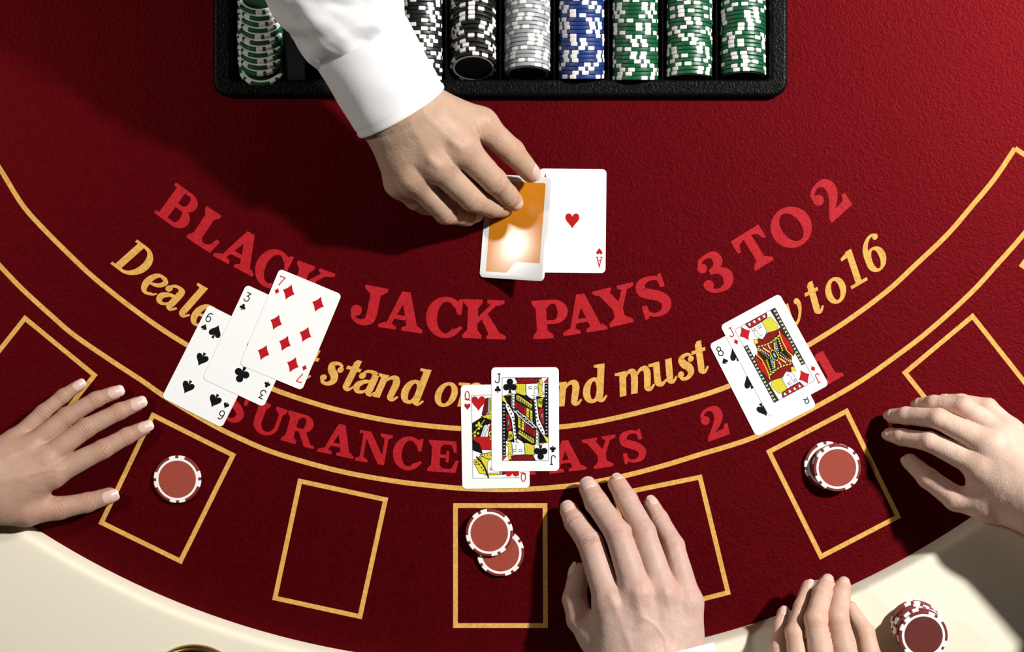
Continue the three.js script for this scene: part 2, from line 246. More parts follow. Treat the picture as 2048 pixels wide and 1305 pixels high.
const ITALIC = {
  D: () => new Glyph(0.86).rect(0.1, 0, 0.31, 1).rect(0, 0, 0.4, 0.085).rect(0, 0.915, 0.4, 1).arc(0.36, 0.5, 0.48, 0.5, 0.26, 0.41, -90, 90, 0.36),
  e: () => new Glyph(0.56).arc(0.29, XH / 2, 0.28, XH / 2 + 0.02, 0.105, 0.27, 62, 300, 0.31).pen([[0.42, 0.64, 0.1], [0.50, 0.55, 0.15], [0.42, 0.40, 0.13], [0.18, 0.31, 0.07]]).pen([[0.40, 0.06, 0.1], [0.48, 0.09, 0.07], [0.55, 0.17, 0.05]]).pen([[0.34, 0.67, 0.06], [0.42, 0.65, 0.09], [0.47, 0.60, 0.1]]),
  a: () => hook(new Glyph(0.68).rect(0.4, 0.14, 0.60, 0.5).pen([[0.12, 0.50, 0.08], [0.20, 0.63, 0.09], [0.36, 0.665, 0.1], [0.48, 0.60, 0.18], [0.50, 0.46, 0.20]]).ball(0.15, 0.50, 0.095).pen([[0.48, 0.40, 0.07], [0.26, 0.34, 0.13], [0.13, 0.2, 0.19], [0.19, 0.055, 0.13], [0.33, 0.05, 0.09], [0.46, 0.17, 0.07]]), 0.5),
  l: () => hook(flag(new Glyph(0.42).rect(0.1, 0.14, 0.30, 1.04), 0.1, 0.30, 1.04), 0.2),
  s: () => new Glyph(0.56).pen([[0.43, 0.52, 0.09], [0.40, 0.63, 0.08], [0.27, 0.66, 0.1], [0.15, 0.58, 0.17], [0.2, 0.44, 0.2], [0.34, 0.31, 0.2], [0.39, 0.15, 0.18], [0.28, 0.035, 0.12], [0.13, 0.04, 0.09], [0.06, 0.16, 0.09]]).ball(0.425, 0.51, 0.085).ball(0.09, 0.17, 0.09),
  t: () => hook(new Glyph(0.42).poly([[0.1, 0.14], [0.29, 0.14], [0.29, 0.9], [0.16, 0.9], [0.1, 0.82]]).rect(-0.03, 0.58, 0.38, XH), 0.195),
  n: () => hook(flag(new Glyph(0.78).rect(0.1, 0, 0.29, XH), 0.1, 0.29, XH).pen([[0.24, 0.46, 0.05], [0.36, 0.62, 0.1], [0.50, 0.63, 0.16], [0.565, 0.50, 0.2], [0.56, 0.2, 0.19]]), 0.56),
  d: () => hook(flag(new Glyph(0.74).rect(0.4, 0.14, 0.60, 1.04), 0.42, 0.60, 1.04).arc(0.30, XH / 2, 0.29, XH / 2 + 0.015, 0.09, 0.25, 0, 360, 0.31), 0.5),
  o: () => new Glyph(0.62).arc(0.31, XH / 2, 0.31, XH / 2 + 0.02, 0.125, 0.265, 0, 360),
  m: () => hook(flag(new Glyph(1.16).rect(0.1, 0, 0.29, XH), 0.1, 0.29, XH).pen([[0.24, 0.46, 0.05], [0.34, 0.62, 0.1], [0.47, 0.63, 0.15], [0.525, 0.50, 0.19], [0.52, 0, 0.19]]).pen([[0.58, 0.46, 0.05], [0.70, 0.62, 0.1], [0.84, 0.63, 0.15], [0.90, 0.50, 0.19], [0.9, 0.2, 0.19]]), 0.9),
  u: () => hook(flag(new Glyph(0.8).rect(0.1, 0.2, 0.29, XH), 0.1, 0.29, XH).pen([[0.195, 0.3, 0.19], [0.21, 0.12, 0.19], [0.31, 0.04, 0.12], [0.46, 0.13, 0.06]]).rect(0.46, 0.14, 0.65, XH), 0.555),
  w: () => new Glyph(0.98).pen([[0.06, 0.62, 0.08], [0.2, 0.60, 0.18], [0.2, 0.3, 0.19], [0.26, 0.05, 0.14], [0.42, 0.1, 0.08], [0.56, 0.35, 0.08]]).pen([[0.5, 0.66, 0.19], [0.5, 0.3, 0.19], [0.56, 0.05, 0.14], [0.7, 0.06, 0.09], [0.86, 0.3, 0.09], [0.88, 0.55, 0.13], [0.80, 0.66, 0.08]]).ball(0.84, 0.6, 0.08),
  1: () => new Glyph(0.56).rect(0.19, 0, 0.38, 1).rect(0.02, 0, 0.55, 0.09).poly([[0.0, 0.82], [0.0, 0.9], [0.26, 1], [0.26, 0.84]]),
  6: () => new Glyph(0.64).arc(0.33, 0.32, 0.31, 0.34, 0.115, 0.265, 0, 360).pen([[0.53, 0.90, 0.11], [0.43, 0.96, 0.08], [0.27, 0.90, 0.11], [0.13, 0.70, 0.16], [0.11, 0.36, 0.19]]).ball(0.52, 0.88, 0.085),
};
{
  const write = (font, material, slant, list) => {
    for (const [ch, x, y, turn, size, wide = 1] of list) {
      const p = font[ch]().geometry(size * K, slant), a = turn * Math.PI / 180, c = Math.cos(a), s = Math.sin(a), pos = [], uv = [];
      for (let i = 0; i < p.length; i += 3) { const X = p[i] * wide * c - p[i + 2] * s + fx(x), Z = p[i] * wide * s + p[i + 2] * c + fz(y); pos.push(X, INK + 0.00004 + p[i + 1], Z); uv.push(X, Z); }
      const g = new THREE.BufferGeometry(); g.setAttribute('position', new THREE.Float32BufferAttribute(pos, 3)); g.setAttribute('uv', new THREE.Float32BufferAttribute(uv, 2)); g.setAttribute('normal', new THREE.Float32BufferAttribute(pos.map((_, i) => (i % 3 === 1 ? 1 : 0)), 3));
      part('letter', g, material, felt);
    }
  };
  write(SLAB, M.redInk, 0, [
    ['B', 336, 446, 36, 75, 1.0], ['L', 398, 492, 33.5, 75, 0.98], ['A', 465, 533, 28, 76], ['C', 530, 572, 23, 75, 0.94], ['K', 610, 607, 20, 76, 0.98],
    ['J', 731, 648, 11, 77], ['A', 800, 661, 8.5, 78, 0.97], ['C', 886, 674, 5, 78], ['K', 968, 678, 2.2, 78, 0.98],
    ['P', 1103, 677, -3.5, 77], ['A', 1171, 666, -9, 78, 0.97], ['Y', 1243, 650, -13.5, 78, 0.98], ['S', 1320, 631, -18, 80],
    ['3', 1445, 581, -24, 78], ['T', 1529, 531, -32, 76, 0.88], ['O', 1606, 486, -37, 78], ['2', 1686, 426, -42, 78],
    ['I', 356, 778, 31, 61], ['N', 402, 807, 26, 61], ['S', 459, 842, 23, 61], ['U', 525, 868, 19.5, 61], ['R', 594, 890, 15.5, 62], ['A', 670, 911, 12, 63], ['N', 743, 927, 9.5, 62], ['C', 812, 939, 7, 64, 0.98], ['E', 885, 945, 4, 63, 1.0],
    ['P', 1068, 950, -4, 62], ['A', 1136, 944, -7, 63], ['Y', 1207, 936, -9.5, 62], ['S', 1273, 924, -13, 63], ['2', 1440, 876, -20, 64], ['1', 1669, 762, -30, 64],
  ]);
  write(ITALIC, M.yellowInk, 0.2, [
    ['D', 245, 546, 37, 71], ['e', 289, 586, 34, 71], ['a', 325, 611, 32, 71], ['l', 361, 631, 30, 71], ['e', 389, 650, 28, 71], ['t', 604, 757, 18, 71],
    ['s', 654, 770, 16.5, 71], ['t', 690, 780, 15, 71], ['a', 723, 788, 13.5, 71], ['n', 766, 798, 12, 71], ['d', 820, 808, 10, 71], ['o', 885, 813, 6.5, 71], ['n', 935, 815, 4, 71],
    ['n', 1136, 812, -6, 71], ['d', 1190, 805, -9, 71], ['m', 1273, 787, -13, 71], ['u', 1330, 770, -16, 71], ['s', 1376, 758, -18, 71], ['t', 1405, 747, -19, 71],
    ['w', 1583, 656, -28, 71], ['t', 1637, 627, -27, 71], ['o', 1678, 605, -27, 71], ['1', 1719, 570, -30, 71], ['6', 1759, 541, -31, 71],
  ]);
}
// ------------------------------------------------------------------ chip tray
const tray = thing('chip_tray', 'black grained plastic chip tray sunk into the felt on the dealer side', 'chip tray');
const PITCH = 107.8 * K, COLS = [...Array(10)].map((_, i) => fx(1486) - i * PITCH);   // centre lines of the ten rows
{
  const rr = (s, x0, x1, y0, y1, r) => { s.moveTo(x0 + r, y0); s.lineTo(x1 - r, y0); s.absarc(x1 - r, y0 + r, r, -Math.PI / 2, 0); s.lineTo(x1, y1 - r); s.absarc(x1 - r, y1 - r, r, 0, Math.PI / 2); s.lineTo(x0 + r, y1); s.absarc(x0 + r, y1 - r, r, Math.PI / 2, Math.PI); s.lineTo(x0, y0 + r); s.absarc(x0 + r, y0 + r, r, Math.PI, 1.5 * Math.PI); return s; };
  const b = 0.0035, s = rr(new THREE.Shape(), TRAY.x0 + b, TRAY.x1 - b, -TRAY.z1 + b, -TRAY.z0 - b, 0.0105);
  const ix0 = fx(468), ix1 = fx(1536), iz1 = fz(161), iz0 = TRAY.z0 + 0.018;
  s.holes.push(rr(new THREE.Path(), ix0 - b, ix1 + b, -iz1 - b, -iz0 + b, 0.006));
  part('rim', new THREE.ExtrudeGeometry(s, { depth: 0.0045 - 0.0035, bevelThickness: b, bevelSize: b, bevelSegments: 4, curveSegments: 10 }).rotateX(-Math.PI / 2).translate(0, TY + 0.0035 + 0.0004, 0), M.tray, tray);
  // the troughs: one profile drawn across the rows, pulled along them
  const p = new THREE.Shape(), R = 0.0215; p.moveTo(ix0 - 0.003, -0.032);
  p.lineTo(ix0 - 0.003, 0.002);
  for (const c of [...COLS].reverse()) for (let i = 0; i <= 16; i++) { const a = Math.PI + Math.PI * i / 16; p.lineTo(c + R * Math.cos(a), -0.0045 + R * Math.sin(a)); }
  p.lineTo(ix1 + 0.003, 0.002); p.lineTo(ix1 + 0.003, -0.032); p.closePath();
  part('trough', new THREE.ExtrudeGeometry(p, { depth: iz1 - iz0 + 0.004, bevelEnabled: false, curveSegments: 4 }).translate(0, TY, iz0 - 0.002), M.trough, tray);
  const wall = new RoundedBoxGeometry(ix1 - ix0 + 0.008, 0.034, 0.003, 2, 0.001);
  part('end_wall', wall, M.trough, tray).position.set((ix0 + ix1) / 2, TY - 0.0155, iz1 + 0.0025);
  part('end_wall', wall, M.trough, tray).position.set((ix0 + ix1) / 2, TY - 0.0155, iz0 - 0.0025);
  const fin = new RoundedBoxGeometry(0.0014, 0.010, iz1 - iz0, 2, 0.0006);
  for (let i = 0; i < 9; i++) part('divider', fin, M.tray, tray).position.set((COLS[i] + COLS[i + 1]) / 2, TY + 0.0005, (iz0 + iz1) / 2);
}
// ------------------------------------------------------------------ poker chips
const CHIP = { r: 0.0201, t: 0.0033 };
const chipGeo = (() => {
  const { r, t } = CHIP, h = t / 2, v = (l) => l.map(([x, y]) => new THREE.Vector2(x, y));
  const body = new THREE.LatheGeometry(v([[0, -h], [r - 0.0006, -h], [r - 0.00018, -h + 0.00018], [r, -h + 0.0006], [r, h - 0.0006], [r - 0.00018, h - 0.00018], [r - 0.0006, h], [0, h]]), 64);
  const ring = (s) => new THREE.LatheGeometry(v(s > 0 ? [[0.0178, h - 0.0001], [0.0178, h + 0.00008], [0.0159, h + 0.00008], [0.0159, h - 0.0001]] : [[0.0159, -h + 0.0001], [0.0159, -h - 0.00008], [0.0178, -h - 0.00008], [0.0178, -h + 0.0001]]), 64);
  const disc = (s) => new THREE.LatheGeometry(v(s > 0 ? [[0.016, h - 0.0001], [0.016, h + 0.00004], [0, h + 0.00004]] : [[0, -h - 0.00004], [0.016, -h - 0.00004], [0.016, -h + 0.0001]]), 64);
  // a white edge insert: from the ring over the rim and down the edge
  const n = 5, pos = [], idx = [], e = 0.00006, prof = [[0.0172, -h - e], [r - 0.0006, -h - e], [r - 0.00012, -h + 0.00014], [r + e, -h + 0.0006], [r + e, h - 0.0006], [r - 0.00012, h - 0.00014], [r - 0.0006, h + e], [0.0172, h + e]];
  for (let i = 0; i <= n; i++) { const a = (4 + 16 * i / n) * Math.PI / 180; for (const [x, y] of prof) pos.push(x * Math.cos(a), y, x * Math.sin(a)); }
  const m = prof.length;
  for (let i = 0; i < n; i++) for (let j = 0; j < m; j++) { const a = i * m + j, b = i * m + (j + 1) % m; idx.push(a, b, a + m, b, b + m, a + m); }
  for (let j = 1; j < m - 1; j++) { idx.push(0, j + 1, j); const q = n * m; idx.push(q, q + j, q + j + 1); }
  let spot = new THREE.BufferGeometry(); spot.setAttribute('position', new THREE.Float32BufferAttribute(pos, 3)); spot.setIndex(idx); spot = spot.toNonIndexed(); spot.computeVertexNormals();
  return { body, rings: [ring(1), ring(-1)], discs: [disc(1), disc(-1)], spot };
})();
const CLAY = {
  red: [mat({ color: lin(0.19, 0.016, 0.018), roughness: 0.5 }), mat({ color: lin(0.40, 0.062, 0.036), roughness: 0.85 })],
  deep: [mat({ color: lin(0.17, 0.012, 0.014), roughness: 0.5 }), mat({ color: lin(0.135, 0.012, 0.006), roughness: 0.8 })],
  black: [mat({ color: lin(0.011, 0.011, 0.011), roughness: 0.4 }), mat({ color: lin(0.004, 0.004, 0.004), roughness: 0.7 })],
  grey: [mat({ color: lin(0.31, 0.33, 0.345), roughness: 0.45 }), mat({ color: lin(0.02, 0.02, 0.02), roughness: 0.5 })],
  blue: [mat({ color: lin(0.010, 0.034, 0.17), roughness: 0.42 }), mat({ color: lin(0.01, 0.02, 0.08), roughness: 0.6 })],
  green: [mat({ color: lin(0.003, 0.085, 0.028), roughness: 0.42 }), mat({ color: lin(0.002, 0.022, 0.008), roughness: 0.6 })],
};
{ const f = tileNoise(256, [[90, 0.5], [30, 0.3]]), t = dataTexture(256, f, (x) => { const k = 1 + 0.2 * x; return [225 * k, 225 * k, 225 * k]; }, 0.4, true); t.repeat.set(3, 3); for (const k in CLAY) CLAY[k][1].map = t; }
// a chip stands at its centre; faces: how many of its printed faces the row lets you see
function chip(colour, label, group, faces = 1) {
  const c = thing('poker_chip', label, 'poker chip', group);
  part('body', chipGeo.body, CLAY[colour][0], c);
  for (let q = 0; q < 4; q++) for (const s of [0, 1]) { const m = part('edge_spot', chipGeo.spot, M.chipWhite, c); m.rotation.y = q * Math.PI / 2 + (s ? 24 * Math.PI / 180 : 0); }
  for (let f = 0; f < faces; f++) { part('ring', chipGeo.rings[f], M.chipWhite, c); part('face_label', chipGeo.discs[f], CLAY[colour][1], c); }
  return c;
}
const placeMM = (o, p) => o.position.set(p[0] / 1000, TY + p[1] / 1000, p[2] / 1000);
{ // loose red chips on the felt and on the rail
  const flatChip = (px, py, h, turn, label, group, clay = 'red') => { const c = chip(clay, label, group); placeMM(c, at(px, py, h + 1.72)); c.rotation.y = turn * Math.PI / 180; };
  flatChip(355, 959, 0.05, 1, 'single red poker chip with white edge spots beside the spread fingers', null);
  flatChip(1001, 1106, 0.05, 32, 'lower of two overlapping red poker chips in the middle betting box', null);
  flatChip(978.5, 1066, 3.5, 26, 'upper of two overlapping red poker chips in the middle betting box', null);
  flatChip(1655.5, 931, 0.05, 8, 'lowest red poker chip of the stack beside the eight and jack of diamonds', null);
  flatChip(1672, 935, 3.5, 62, 'middle red poker chip of the stack beside the eight and jack of diamonds', null);
  flatChip(1674, 936, 6.95, 41, 'top red poker chip of the stack beside the eight and jack of diamonds', null);
  const n = 8;
  for (let i = 0; i < n; i++) { const k = i / (n - 1); flatChip(1829 + 15 * k + 2.5 * Math.sin(i * 2.1), 1247 + 23 * k + 2 * Math.cos(i * 1.7), 20.3 + i * 3.45, i === n - 1 ? 57 : rnd() * 360, i === n - 1 ? 'top red poker chip of the tall stack on the cream rail' : 'red poker chip within the tall stack on the cream rail', i === n - 1 ? null : 'tall stack of red chips on the rail', 'deep'); }
}
{ // rows of chips in the tray: [row, colour, frame line where the upper rim of the end chip shows, lean in degrees, what sets the row apart]
  const rows = [
    [0, 'green', 142, 7, 'in the tray row against the side wall'], [1, 'green', 147, 4, 'in the middle one of three green tray rows'], [2, 'green', 160, -8, 'in the tray row next to the blue chips'],
    [3, 'blue', 158, -9, 'in the tray row of blue chips'], [4, 'grey', 131, 12, 'in the tray row of grey chips'], [5, 'black', 109, 27, 'in the tray row next to the grey chips'], [6, 'black', 158, -3, 'in the tray row beside the white sleeve'],
  ];
  for (const [row, colour, line, lean, where] of rows) {
    const t = lean * Math.PI / 180, R = CHIP.r, h = R * Math.cos(t) - 0.0035, zTop = (line - 652.5) * K * (1 - h / CAM), z0 = zTop + R * Math.sin(t) - (CHIP.t / 2) * Math.cos(t);
    for (let i = 0; i < 24; i++) {
      const c = i === 0 ? chip(colour, `${colour} poker chip at the front end, ${where}`, null, 1) : chip(colour, `${colour} poker chip with white edge spots ${where}`, `${colour} chips ${where}`, 0);
      c.position.set(COLS[row] + (rnd() - 0.5) * 0.0006, TY - 0.0035 + (rnd() - 0.5) * 0.0004, z0 - i * (CHIP.t + 0.00012) / Math.cos(t));
      c.rotation.order = 'XYZ'; c.rotation.x = Math.PI / 2 - t;
      const spin = new THREE.Quaternion().setFromAxisAngle(new THREE.Vector3(0, 1, 0), rnd() * Math.PI * 2); c.quaternion.multiply(spin);
    }
  }
  // the short row that has slid down into a slope
  const turns = [44, 8, 38, 12, 40, 10, 44, 6, 40, 14, 42, 8, 36, 10];
  for (let i = 0; i < 12; i++) {
    const t = (i === 0 ? 31 : i === 1 ? 37 : 40) * Math.PI / 180, h = 0.002 + CHIP.r * Math.sin(t);
    const c = chip('green', i === 0 ? 'green poker chip lying foremost in the sloping row under the sleeve' : 'green poker chip leaning flat in the sloping row under the sleeve', i === 0 ? null : 'sloping row of green chips');
    const line = i === 0 ? 171 : 150 - (i - 1) * 12.3;                // frame line of its front rim
    c.position.set(fx(517.5) * (1 - h / CAM) + (rnd() - 0.5) * 0.0012 + (i === 0 ? 0.0008 : 0), TY + (i === 0 ? 0 : 0.001), (line - 652.5) * K * (1 - h / CAM) - CHIP.r * Math.cos(t));
    c.rotation.x = -t; c.quaternion.multiply(new THREE.Quaternion().setFromAxisAngle(new THREE.Vector3(0, 1, 0), (turns[i] + rnd() * 6) * Math.PI / 180));
  }
}
// ------------------------------------------------------------------ brass cup holder in the rail
{
  const c = thing('cup_holder', 'round brass cup holder set in the cream rail', 'cup holder');
  placeMM(c, at(388, 1393.5, 20));
  const v = (l) => l.map(([x, y]) => new THREE.Vector2(x / 1000, y / 1000));
  part('rim', new THREE.LatheGeometry(v([[34, 0.6], [35.5, 3.4], [38, 5], [41, 4.6], [43.2, 2.6], [43.8, 0.2], [34, 0.2]]), 72), M.brass, c);
  part('bowl', new THREE.LatheGeometry(v([[0, 0.5], [30, 0.5], [36, 1.6]]), 48), M.darkBrass, c);
}
// ------------------------------------------------------------------ playing cards
const CW = 512, CH = 790, CARD = { w: 0.0574, h: 0.0884, t: 0.0003 };
const RED = '#b3181d', BLK = '#0d0f12';
function pip(x, suit, cx, cy, s, flip) {
  x.save(); x.translate(cx, cy); if (flip) x.rotate(Math.PI); x.scale(s, s); x.beginPath(); x.fillStyle = suit === 'heart' || suit === 'diamond' ? RED : BLK;
  if (suit === 'diamond') { x.moveTo(0, -0.56); x.quadraticCurveTo(0.16, -0.2, 0.43, 0); x.quadraticCurveTo(0.16, 0.2, 0, 0.56); x.quadraticCurveTo(-0.16, 0.2, -0.43, 0); x.quadraticCurveTo(-0.16, -0.2, 0, -0.56); }
  if (suit === 'heart') { x.moveTo(0, 0.56); x.bezierCurveTo(-0.14, 0.22, -0.5, 0.06, -0.5, -0.24); x.bezierCurveTo(-0.5, -0.62, -0.06, -0.6, 0, -0.28); x.bezierCurveTo(0.06, -0.6, 0.5, -0.62, 0.5, -0.24); x.bezierCurveTo(0.5, 0.06, 0.14, 0.22, 0, 0.56); }
  if (suit === 'spade') { x.moveTo(0, -0.56); x.bezierCurveTo(0.14, -0.2, 0.48, -0.1, 0.48, 0.2); x.bezierCurveTo(0.48, 0.46, 0.1, 0.48, 0.035, 0.2); x.lineTo(0.12, 0.56); x.lineTo(-0.12, 0.56); x.lineTo(-0.035, 0.2); x.bezierCurveTo(-0.1, 0.48, -0.48, 0.46, -0.48, 0.2); x.bezierCurveTo(-0.48, -0.1, -0.14, -0.2, 0, -0.56); }
  if (suit === 'club') { for (const [a, b] of [[0, -0.27], [-0.26, 0.12], [0.26, 0.12]]) { x.moveTo(a + 0.24, b); x.arc(a, b, 0.24, 0, 7); } x.rect(-0.1, -0.12, 0.2, 0.3); x.moveTo(0.03, 0.1); x.lineTo(0.12, 0.56); x.lineTo(-0.12, 0.56); x.lineTo(-0.03, 0.1); }
  x.fill(); x.restore();
}
function index(x, rank, suit) {
  for (const flip of [0, 1]) {
    x.save(); if (flip) { x.translate(CW, CH); x.rotate(Math.PI); }
    const col = suit === 'heart' || suit === 'diamond' ? RED : BLK; x.strokeStyle = col; x.fillStyle = col; x.lineWidth = 7.5; x.lineCap = 'butt'; x.lineJoin = 'miter';
    x.translate(48, 84); x.beginPath();                                 // thin drawn ranks, about 34 x 72
    if (rank === 'A') { x.moveTo(-17, 36); x.lineTo(0, -36); x.lineTo(17, 36); x.moveTo(-11, 12); x.lineTo(11, 12); x.moveTo(-24, 36); x.lineTo(-8, 36); x.moveTo(8, 36); x.lineTo(24, 36); }
    if (rank === '7') { x.moveTo(-18, -24); x.lineTo(-18, -34); x.lineTo(18, -34); x.lineTo(-6, 36); }
    if (rank === '3') { x.moveTo(-17, -33); x.lineTo(15, -33); x.lineTo(-3, -6); x.bezierCurveTo(12, -8, 20, 2, 18, 14); x.bezierCurveTo(16, 36, -14, 40, -18, 20); }
    if (rank === '6') { x.moveTo(14, -26); x.bezierCurveTo(6, -40, -17, -36, -17, 8); x.moveTo(17.5, 14); x.ellipse(0, 14, 17.5, 20, 0, 0, 7); }
    if (rank === '8') { x.ellipse(0, -18, 15, 16, 0, 0, 7); x.moveTo(18, 17); x.ellipse(0, 17, 18, 19, 0, 0, 7); }
    if (rank === 'J') { x.moveTo(-2, -34); x.lineTo(22, -34); x.moveTo(11, -34); x.lineTo(11, 14); x.bezierCurveTo(11, 40, -18, 40, -19, 16); }
    if (rank === 'Q') { x.ellipse(0, -2, 16, 33, 0, 0, 7); x.moveTo(-20, 26); x.bezierCurveTo(-8, 12, 6, 30, 24, 34); }
    x.stroke(); pip(x, suit, 0, 82, 46); x.restore();
  }
}
function canvas(draw) {
  const c = document.createElement('canvas'); c.width = CW; c.height = CH; const x = c.getContext('2d');
  x.fillStyle = '#f4f5f5'; x.fillRect(0, 0, CW, CH); draw(x);
  const t = new THREE.CanvasTexture(c); t.colorSpace = THREE.SRGBColorSpace; t.magFilter = THREE.LinearFilter; return t;
}
const pips = (suit, rank, list, size = 98) => canvas((x) => { index(x, rank, suit); for (const [u, v, f] of list) pip(x, suit, u * CW, v * CH, size, f); });
// court figures, drawn in a frame of 100 x 170 units; the lower half is the upper one turned round
const YEL = '#d9cf3e', BLU = '#27345f';
function court(rank, suit, half) {
  return canvas((x) => {
    index(x, rank, suit);
    const fx0 = CW * 0.158, fy0 = CH * 0.1, fw = CW * 0.684, fh = CH * 0.8;
    for (const flip of [0, 1]) {
      x.save(); x.translate(CW / 2, CH / 2); if (flip) x.rotate(Math.PI); x.translate(-fw / 2, -fh / 2); x.scale(fw / 100, fh / 170);
      x.beginPath(); x.rect(0, 0, 100, 170); x.clip(); x.beginPath(); half.clip(x); x.clip();
      const P = (fill, pts, line = 0.9) => { x.beginPath(); pts.forEach((p, i) => (p.length === 2 ? (i ? x.lineTo(...p) : x.moveTo(...p)) : p.length === 4 ? x.quadraticCurveTo(...p) : x.bezierCurveTo(...p))); x.closePath(); if (fill) { x.fillStyle = fill; x.fill(); } if (line) { x.strokeStyle = BLK; x.lineWidth = line; x.stroke(); } };
      const L = (col, w, pts) => { x.beginPath(); pts.forEach((p, i) => (p.length === 2 ? (i ? x.lineTo(...p) : x.moveTo(...p)) : p.length === 4 ? x.quadraticCurveTo(...p) : x.bezierCurveTo(...p))); x.strokeStyle = col; x.lineWidth = w; x.stroke(); };
      const beads = (col, x0, y0, x1, y1, n, r) => { x.fillStyle = col; for (let i = 0; i < n; i++) { x.beginPath(); x.arc(lerp(x0, x1, i / (n - 1)), lerp(y0, y1, i / (n - 1)), r, 0, 7); x.fill(); } };
      half.draw(x, { P, L, beads });
      x.restore();
    }
    x.strokeStyle = '#3a3f46'; x.lineWidth = 3; x.strokeRect(fx0, fy0, fw, fh);
    const c = half.corner; pip(x, suit, fx0 + c[0] * fw, fy0 + c[1] * fh, c[2]); pip(x, suit, CW - fx0 - c[0] * fw, CH - fy0 - c[1] * fh, c[2], true);
  });
}
function face(x, { P, L }, x0, y0, s, dir) {                              // a plain drawn face, looking to one side
  x.save(); x.translate(x0, y0); x.scale(s * dir, s);
  P('#f6f6f4', [[-12, -16], [14, -16], [14, 4], [12, 12, 4, 17], [-6, 14, -12, 6]], 0.8);
  L(BLK, 1.1, [[-8, -8], [-4, -10.5, 1, -8.5]]); L(BLK, 1.1, [[5, -8.5], [9, -10.5, 13, -8]]);
  L(BLK, 1.3, [[-7, -5], [-3, -6.5, 1, -4.5]]); L(BLK, 1.3, [[6, -4.5], [9, -6.5, 12.5, -5]]);
  L(BLK, 0.7, [[5, -4], [7.5, 3], [3, 4.2]]); L(BLK, 1.1, [[0, 9], [4, 7.8, 8, 9]]); L(BLK, 0.6, [[2, 11.4], [6, 11.4]]);
  x.restore();
}
const JACK_CLUB = {
  corner: [0.17, 0.095, 104],
  clip: (x) => { x.moveTo(0, 0); x.lineTo(100, 0); x.lineTo(100, 124); x.lineTo(72, 106); x.lineTo(28, 64); x.lineTo(0, 46); x.closePath(); },
  draw: (x, k) => {
    const { P, L, beads } = k;
    P('#f4f5f5', [[0, 0], [100, 0], [100, 130], [0, 60]], 0);
    P('#121212', [[4, 44], [30, 32], [92, 40], [92, 122], [28, 66]], 0); P(YEL, [[0, 38], [22, 32], [22, 66], [0, 48]]);
    P('#111', [[4, 38], [30, 34], [30, 70], [14, 56]]); P('#f4f5f5', [[20, 35], [29, 34], [29, 66], [20, 60]]); for (let i = 0; i < 4; i++) { P(null, [[21.5, 38 + i * 7], [27.5, 38 + i * 7], [27.5, 43 + i * 7], [21.5, 43 + i * 7]], 1.2); }
    P(RED, [[28, 46], [52, 58], [52, 86], [28, 66]], 2.4); P('#7c1016', [[33, 53], [47, 61], [47, 76], [33, 65]], 1);
    P(YEL, [[52, 60], [66, 68], [66, 100], [52, 88]], 1.4); L(BLK, 2.2, [[59, 66], [59, 94]]); for (let i = 0; i < 5; i++) L(BLK, 1, [[54, 70 + i * 5], [64, 75 + i * 5]]);
    P('#111', [[28, 33], [34, 33], [70, 54], [66, 68], [28, 48]]); P(YEL, [[31, 36], [35, 36], [66, 56], [63, 64], [31, 45]], 0.5); for (let i = 0; i < 7; i++) P(i % 2 ? '#f1ecb0' : YEL, [[34 + i * 4.3, 39 + i * 3], [37 + i * 4.3, 41 + i * 3], [36 + i * 4.3, 46 + i * 3], [33 + i * 4.3, 44 + i * 3]], 1.1);
    P(YEL, [[30, 12], [50, 12], [52, 36], [46, 38, 30, 30]], 1); for (let i = 0; i < 4; i++) L('#8f8424', 0.6, [[33 + i * 4, 13], [33 + i * 4.5, 32]]);
    face(x, k, 64, 28, 1.0, 1); P(YEL, [[78, 12], [88, 12], [86, 26], [92, 34], [80, 38]], 0.8);
    P('#8f1219', [[28, 0], [86, 0], [82, 9], [60, 14, 34, 11]], 1.6); for (let i = 0; i < 4; i++) P(RED, [[34 + i * 12, 2], [42 + i * 12, 2], [41 + i * 12, 8], [36 + i * 12, 8]], 1.5);
    P(RED, [[58, 46], [66, 46], [63, 52]], 0.6);
    P('#f4f5f5', [[68, 40], [74, 40], [80, 84], [96, 118], [90, 122], [74, 96]], 0.9); for (let i = 0; i < 11; i++) { const u = i / 10, px = lerp(71, 79, u) + (u > 0.55 ? (u - 0.55) * 26 : 0); P(BLK, [[px - 2, 42 + u * 74], [px + 2.4, 44 + u * 74], [px - 1.4, 47 + u * 74]], 0); }
    P(YEL, [[76, 44], [90, 40], [86, 62], [78, 60]], 0.8); for (let i = 0; i < 4; i++) L(BLK, 1, [[78 + i * 3, 44], [80 + i * 3, 54], [82 + i * 3, 44]]);
    P(RED, [[78, 66], [90, 60], [92, 100], [84, 92]], 1.4); P(BLU, [[84, 72], [87, 68], [88, 90]], 0.8); P('#dfe6ee', [[85.5, 76], [86.6, 72], [87, 86]], 0);
    P('#111', [[92, 12], [100, 12], [100, 126], [92, 120]], 0); for (let i = 0; i < 15; i++) { x.fillStyle = '#f4f5f5'; x.fillRect(94.5, 16 + i * 7, 3, 1.8); }
    P(RED, [[90, 10], [100, 0], [100, 11]], 0.8); P(YEL, [[80, 4], [86, 2], [88, 12], [83, 16]], 0.6);
    P('#111', [[22, 62], [30, 62], [76, 98], [72, 110], [28, 74]], 0); L('#f4f5f5', 1.4, [[26, 64], [50, 80], [76, 104]]); for (let i = 0; i < 6; i++) { x.beginPath(); x.strokeStyle = '#f4f5f5'; x.lineWidth = 1.1; x.arc(33 + i * 7.6, 70.5 + i * 5.6, 3, i % 2 ? 0 : 3, i % 2 ? 4.4 : 7.4); x.stroke(); }
  },
};
